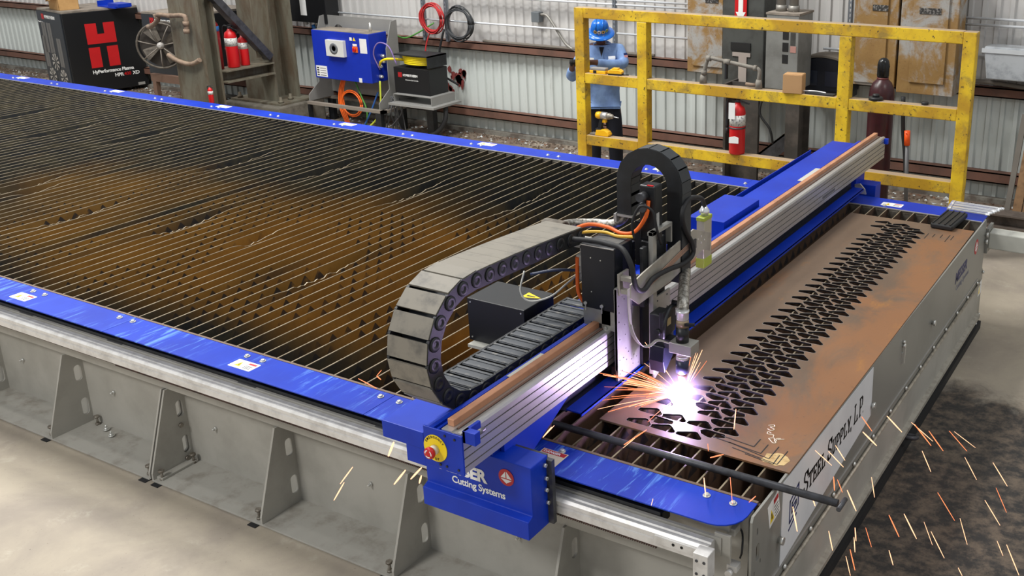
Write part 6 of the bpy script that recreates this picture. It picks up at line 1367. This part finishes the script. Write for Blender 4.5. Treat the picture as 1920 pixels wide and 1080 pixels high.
rg_ = MB().prism([(-0.05, -0.03), (0.03, -0.035), (0.055, 0.0), (0.02, 0.03), (-0.04, 0.03)], 'z', 0, 0.02).build('rag', M('rag_grey', '#6b645c', 0.95), bevel=0.008); rg_.location = (-4.05, 5.36, 0.656); tag(rg_, 'crumpled grey rag on bottom rail beside drill', 'rag')
# bent pipe assembly on the middle rail
pa = thing('pipe_assembly', 'dusty threaded pipe bridge with elbows and unions on middle rail', 'pipe', (-2.6, 5.36, 1.268))
pm = M('dusty_pipe', '#847f76', 0.75, 0.1, '#6d675e', 14.0)
MB().tube(smooth([(-0.26, 0, 0.10), (-0.235, 0, 0.20), (-0.20, 0, 0.235), (-0.10, 0, 0.225), (0.20, 0, 0.185), (0.265, 0, 0.175), (0.285, 0, 0.145), (0.28, 0, 0.07)], 5), 0.018, 10).build('pipe_run', pm, pa)
for c, ax, L in (((-0.215, 0, 0.232), 'x', .04), ((-0.03, 0, 0.215), 'x', .06), ((0.245, 0, 0.18), 'x', .03)): MB().lathe([(0.026, -L/2), (0.026, L/2)], c=c, n=12, axis='x').build('coupling', pm, pa)
MB().lathe([(0.026, 0.08), (0.028, 0.12)], c=(-0.262, 0, 0), n=12).lathe([(0.034, 0.0), (0.030, 0.05), (0.024, 0.08)], c=(-0.27, 0, 0), n=12).build('union', pm, pa)
MB().lathe([(0.034, 0.0), (0.030, 0.05), (0.024, 0.08)], c=(0.28, 0, 0), n=12).build('union', pm, pa)
MB().cyl((0.16, -0.01, 0.035), (0.27, -0.01, 0.03), 0.014, 8).build('cross_nipple', M('rusty_pipe', '#8b7765'), pa)
MB().box((-0.045, -0.022, 0.06), (-0.03, 0.022, 0.21)).build('tie_strap', rubber, pa)
cb_ = thing('cardboard_box', 'small plain cardboard box on the middle yellow rail', 'box', (-1.985, 5.36, 1.268), R(8))
MB().box((-0.085, -0.07, 0), (0.085, 0.07, 0.16)).build('carton', M('cardboard_tan', '#b78f63', 0.8, 0, '#ad855a', 4.0), cb_, bevel=0.002)
MB().box((-0.080, -0.065, 0.160), (0.080, 0.0, 0.164)).box((-0.08, 0.004, 0.16), (0.08, 0.065, 0.163)).build('flap', M('cardboard_tan', '#b78f63'), cb_)
tr = MB().box((-0.13, -0.035, 0), (0.13, 0.035, 0.014)).build('tool_tray', tb, bevel=0.003); tr.location = (-1.74, 5.36, 1.268); tag(tr, 'thin black tray on middle rail right of cardboard box', 'tray')
kw = MB().tube(smooth([(-0.1, 0, 0.004), (-0.02, -0.01, 0.012), (0.04, 0.012, 0.008), (0.11, 0, 0.004)]), 0.006, 6).build('earbud_cable', M('white_cable', '#e6e6e6', 0.4)); kw.location = (-1.80, 5.355, 1.284); tag(kw, 'short white cable lying on the thin black tray', 'cable')
pk = thing('plastic_plug', 'large round black plastic plug on middle rail before gas cylinder', 'plug', (-1.25, 5.36, 1.268))
MB().lathe([(0.060, 0), (0.060, 0.022), (0.054, 0.028)], n=22).build('rim', tb, pk); MB().lathe([(0.030, 0.028), (0.028, 0.05), (0.012, 0.054)], n=16).build('knob', tb, pk)
pk2 = MB().lathe([(0.028, 0), (0.030, 0.006), (0.030, 0.022), (0.026, 0.026)], n=18).build('plastic_plug', tb); pk2.location = (-0.835, 5.36, 1.268); tag(pk2, 'small round black plug on middle rail near the right post', 'plug')
pol = thing('orange_pole', 'grey pole with bright orange grip standing behind the rail', 'pole', (-1.09, 5.9, 0))
MB().cyl((0.03, 0, 0), (-0.01, 0, 0.79), 0.018, 10).build('shaft', M('pole_grey', '#6a6a6c', 0.5, 0.3), pol)
MB().cyl((-0.01, 0, 0.775), (-0.017, 0, 0.905), 0.027, 12).lathe([(0.008, -0.0285), (0.008, -0.026)], c=(-0.016, 0, 0.885), n=8, axis='y').build('grip', M('grip_orange', '#ff5a14', 0.4), pol)
hang('black_hose', 'black hose hanging down beside the orange grip pole', 'hose', [(-1.18, 5.95, 1.20), (-1.16, 5.95, 0.9), (-1.13, 5.95, 0.7), (-1.11, 5.95, 0.50), (-1.13, 5.93, 0.44)], 0.020, rubber)

# wrench set in its rack on the far corner of the table
wrk = thing('wrench_rack', 'ribbed black plastic wrench rack lying at far table corner', 'tool rack', (-0.198, 3.72, H+0.008), R(-4))
MB().box((-0.075, -0.17, 0), (0.075, 0.17, 0.036)).build('tray', tb, wrk, bevel=0.01)
for x in (-0.06, -0.02, 0.02, 0.055): MB().box((x-0.004, -0.165, 0.036), (x+0.004, 0.16, 0.042)).build('rib', tb, wrk)
for k in range(7):
    wq = thing('wrench', 'chrome combination wrench in the pile at the far table corner', 'wrench', (-0.115+0.004*k, 3.90+0.030*k, H+0.05+0.003*(k % 2)), R(-2+1.5*(k % 3)), 'chrome wrenches on the wrench rack')
    L = 0.20+0.012*k
    MB().bar((-L/2-0.02, 0, 0), (L/2+0.02, 0, 0), 0.014, 0.008).build('shank', chrome, wq)
    MB().lathe([(0.008, -0.006), (0.017, -0.006), (0.017, 0.006), (0.008, 0.006)], c=(L/2+0.03, 0, 0), n=12).build('ring_end', chrome, wq)
    MB().prism([(-L/2-0.015, -0.007), (-L/2-0.022, -0.014), (-L/2-0.045, -0.012), (-L/2-0.032, -0.005), (-L/2-0.032, 0.005), (-L/2-0.045, 0.012), (-L/2-0.022, 0.014), (-L/2-0.015, 0.007)], 'z', -0.004, 0.004).build('open_end', chrome, wq)
bpy.context.view_layer.update()
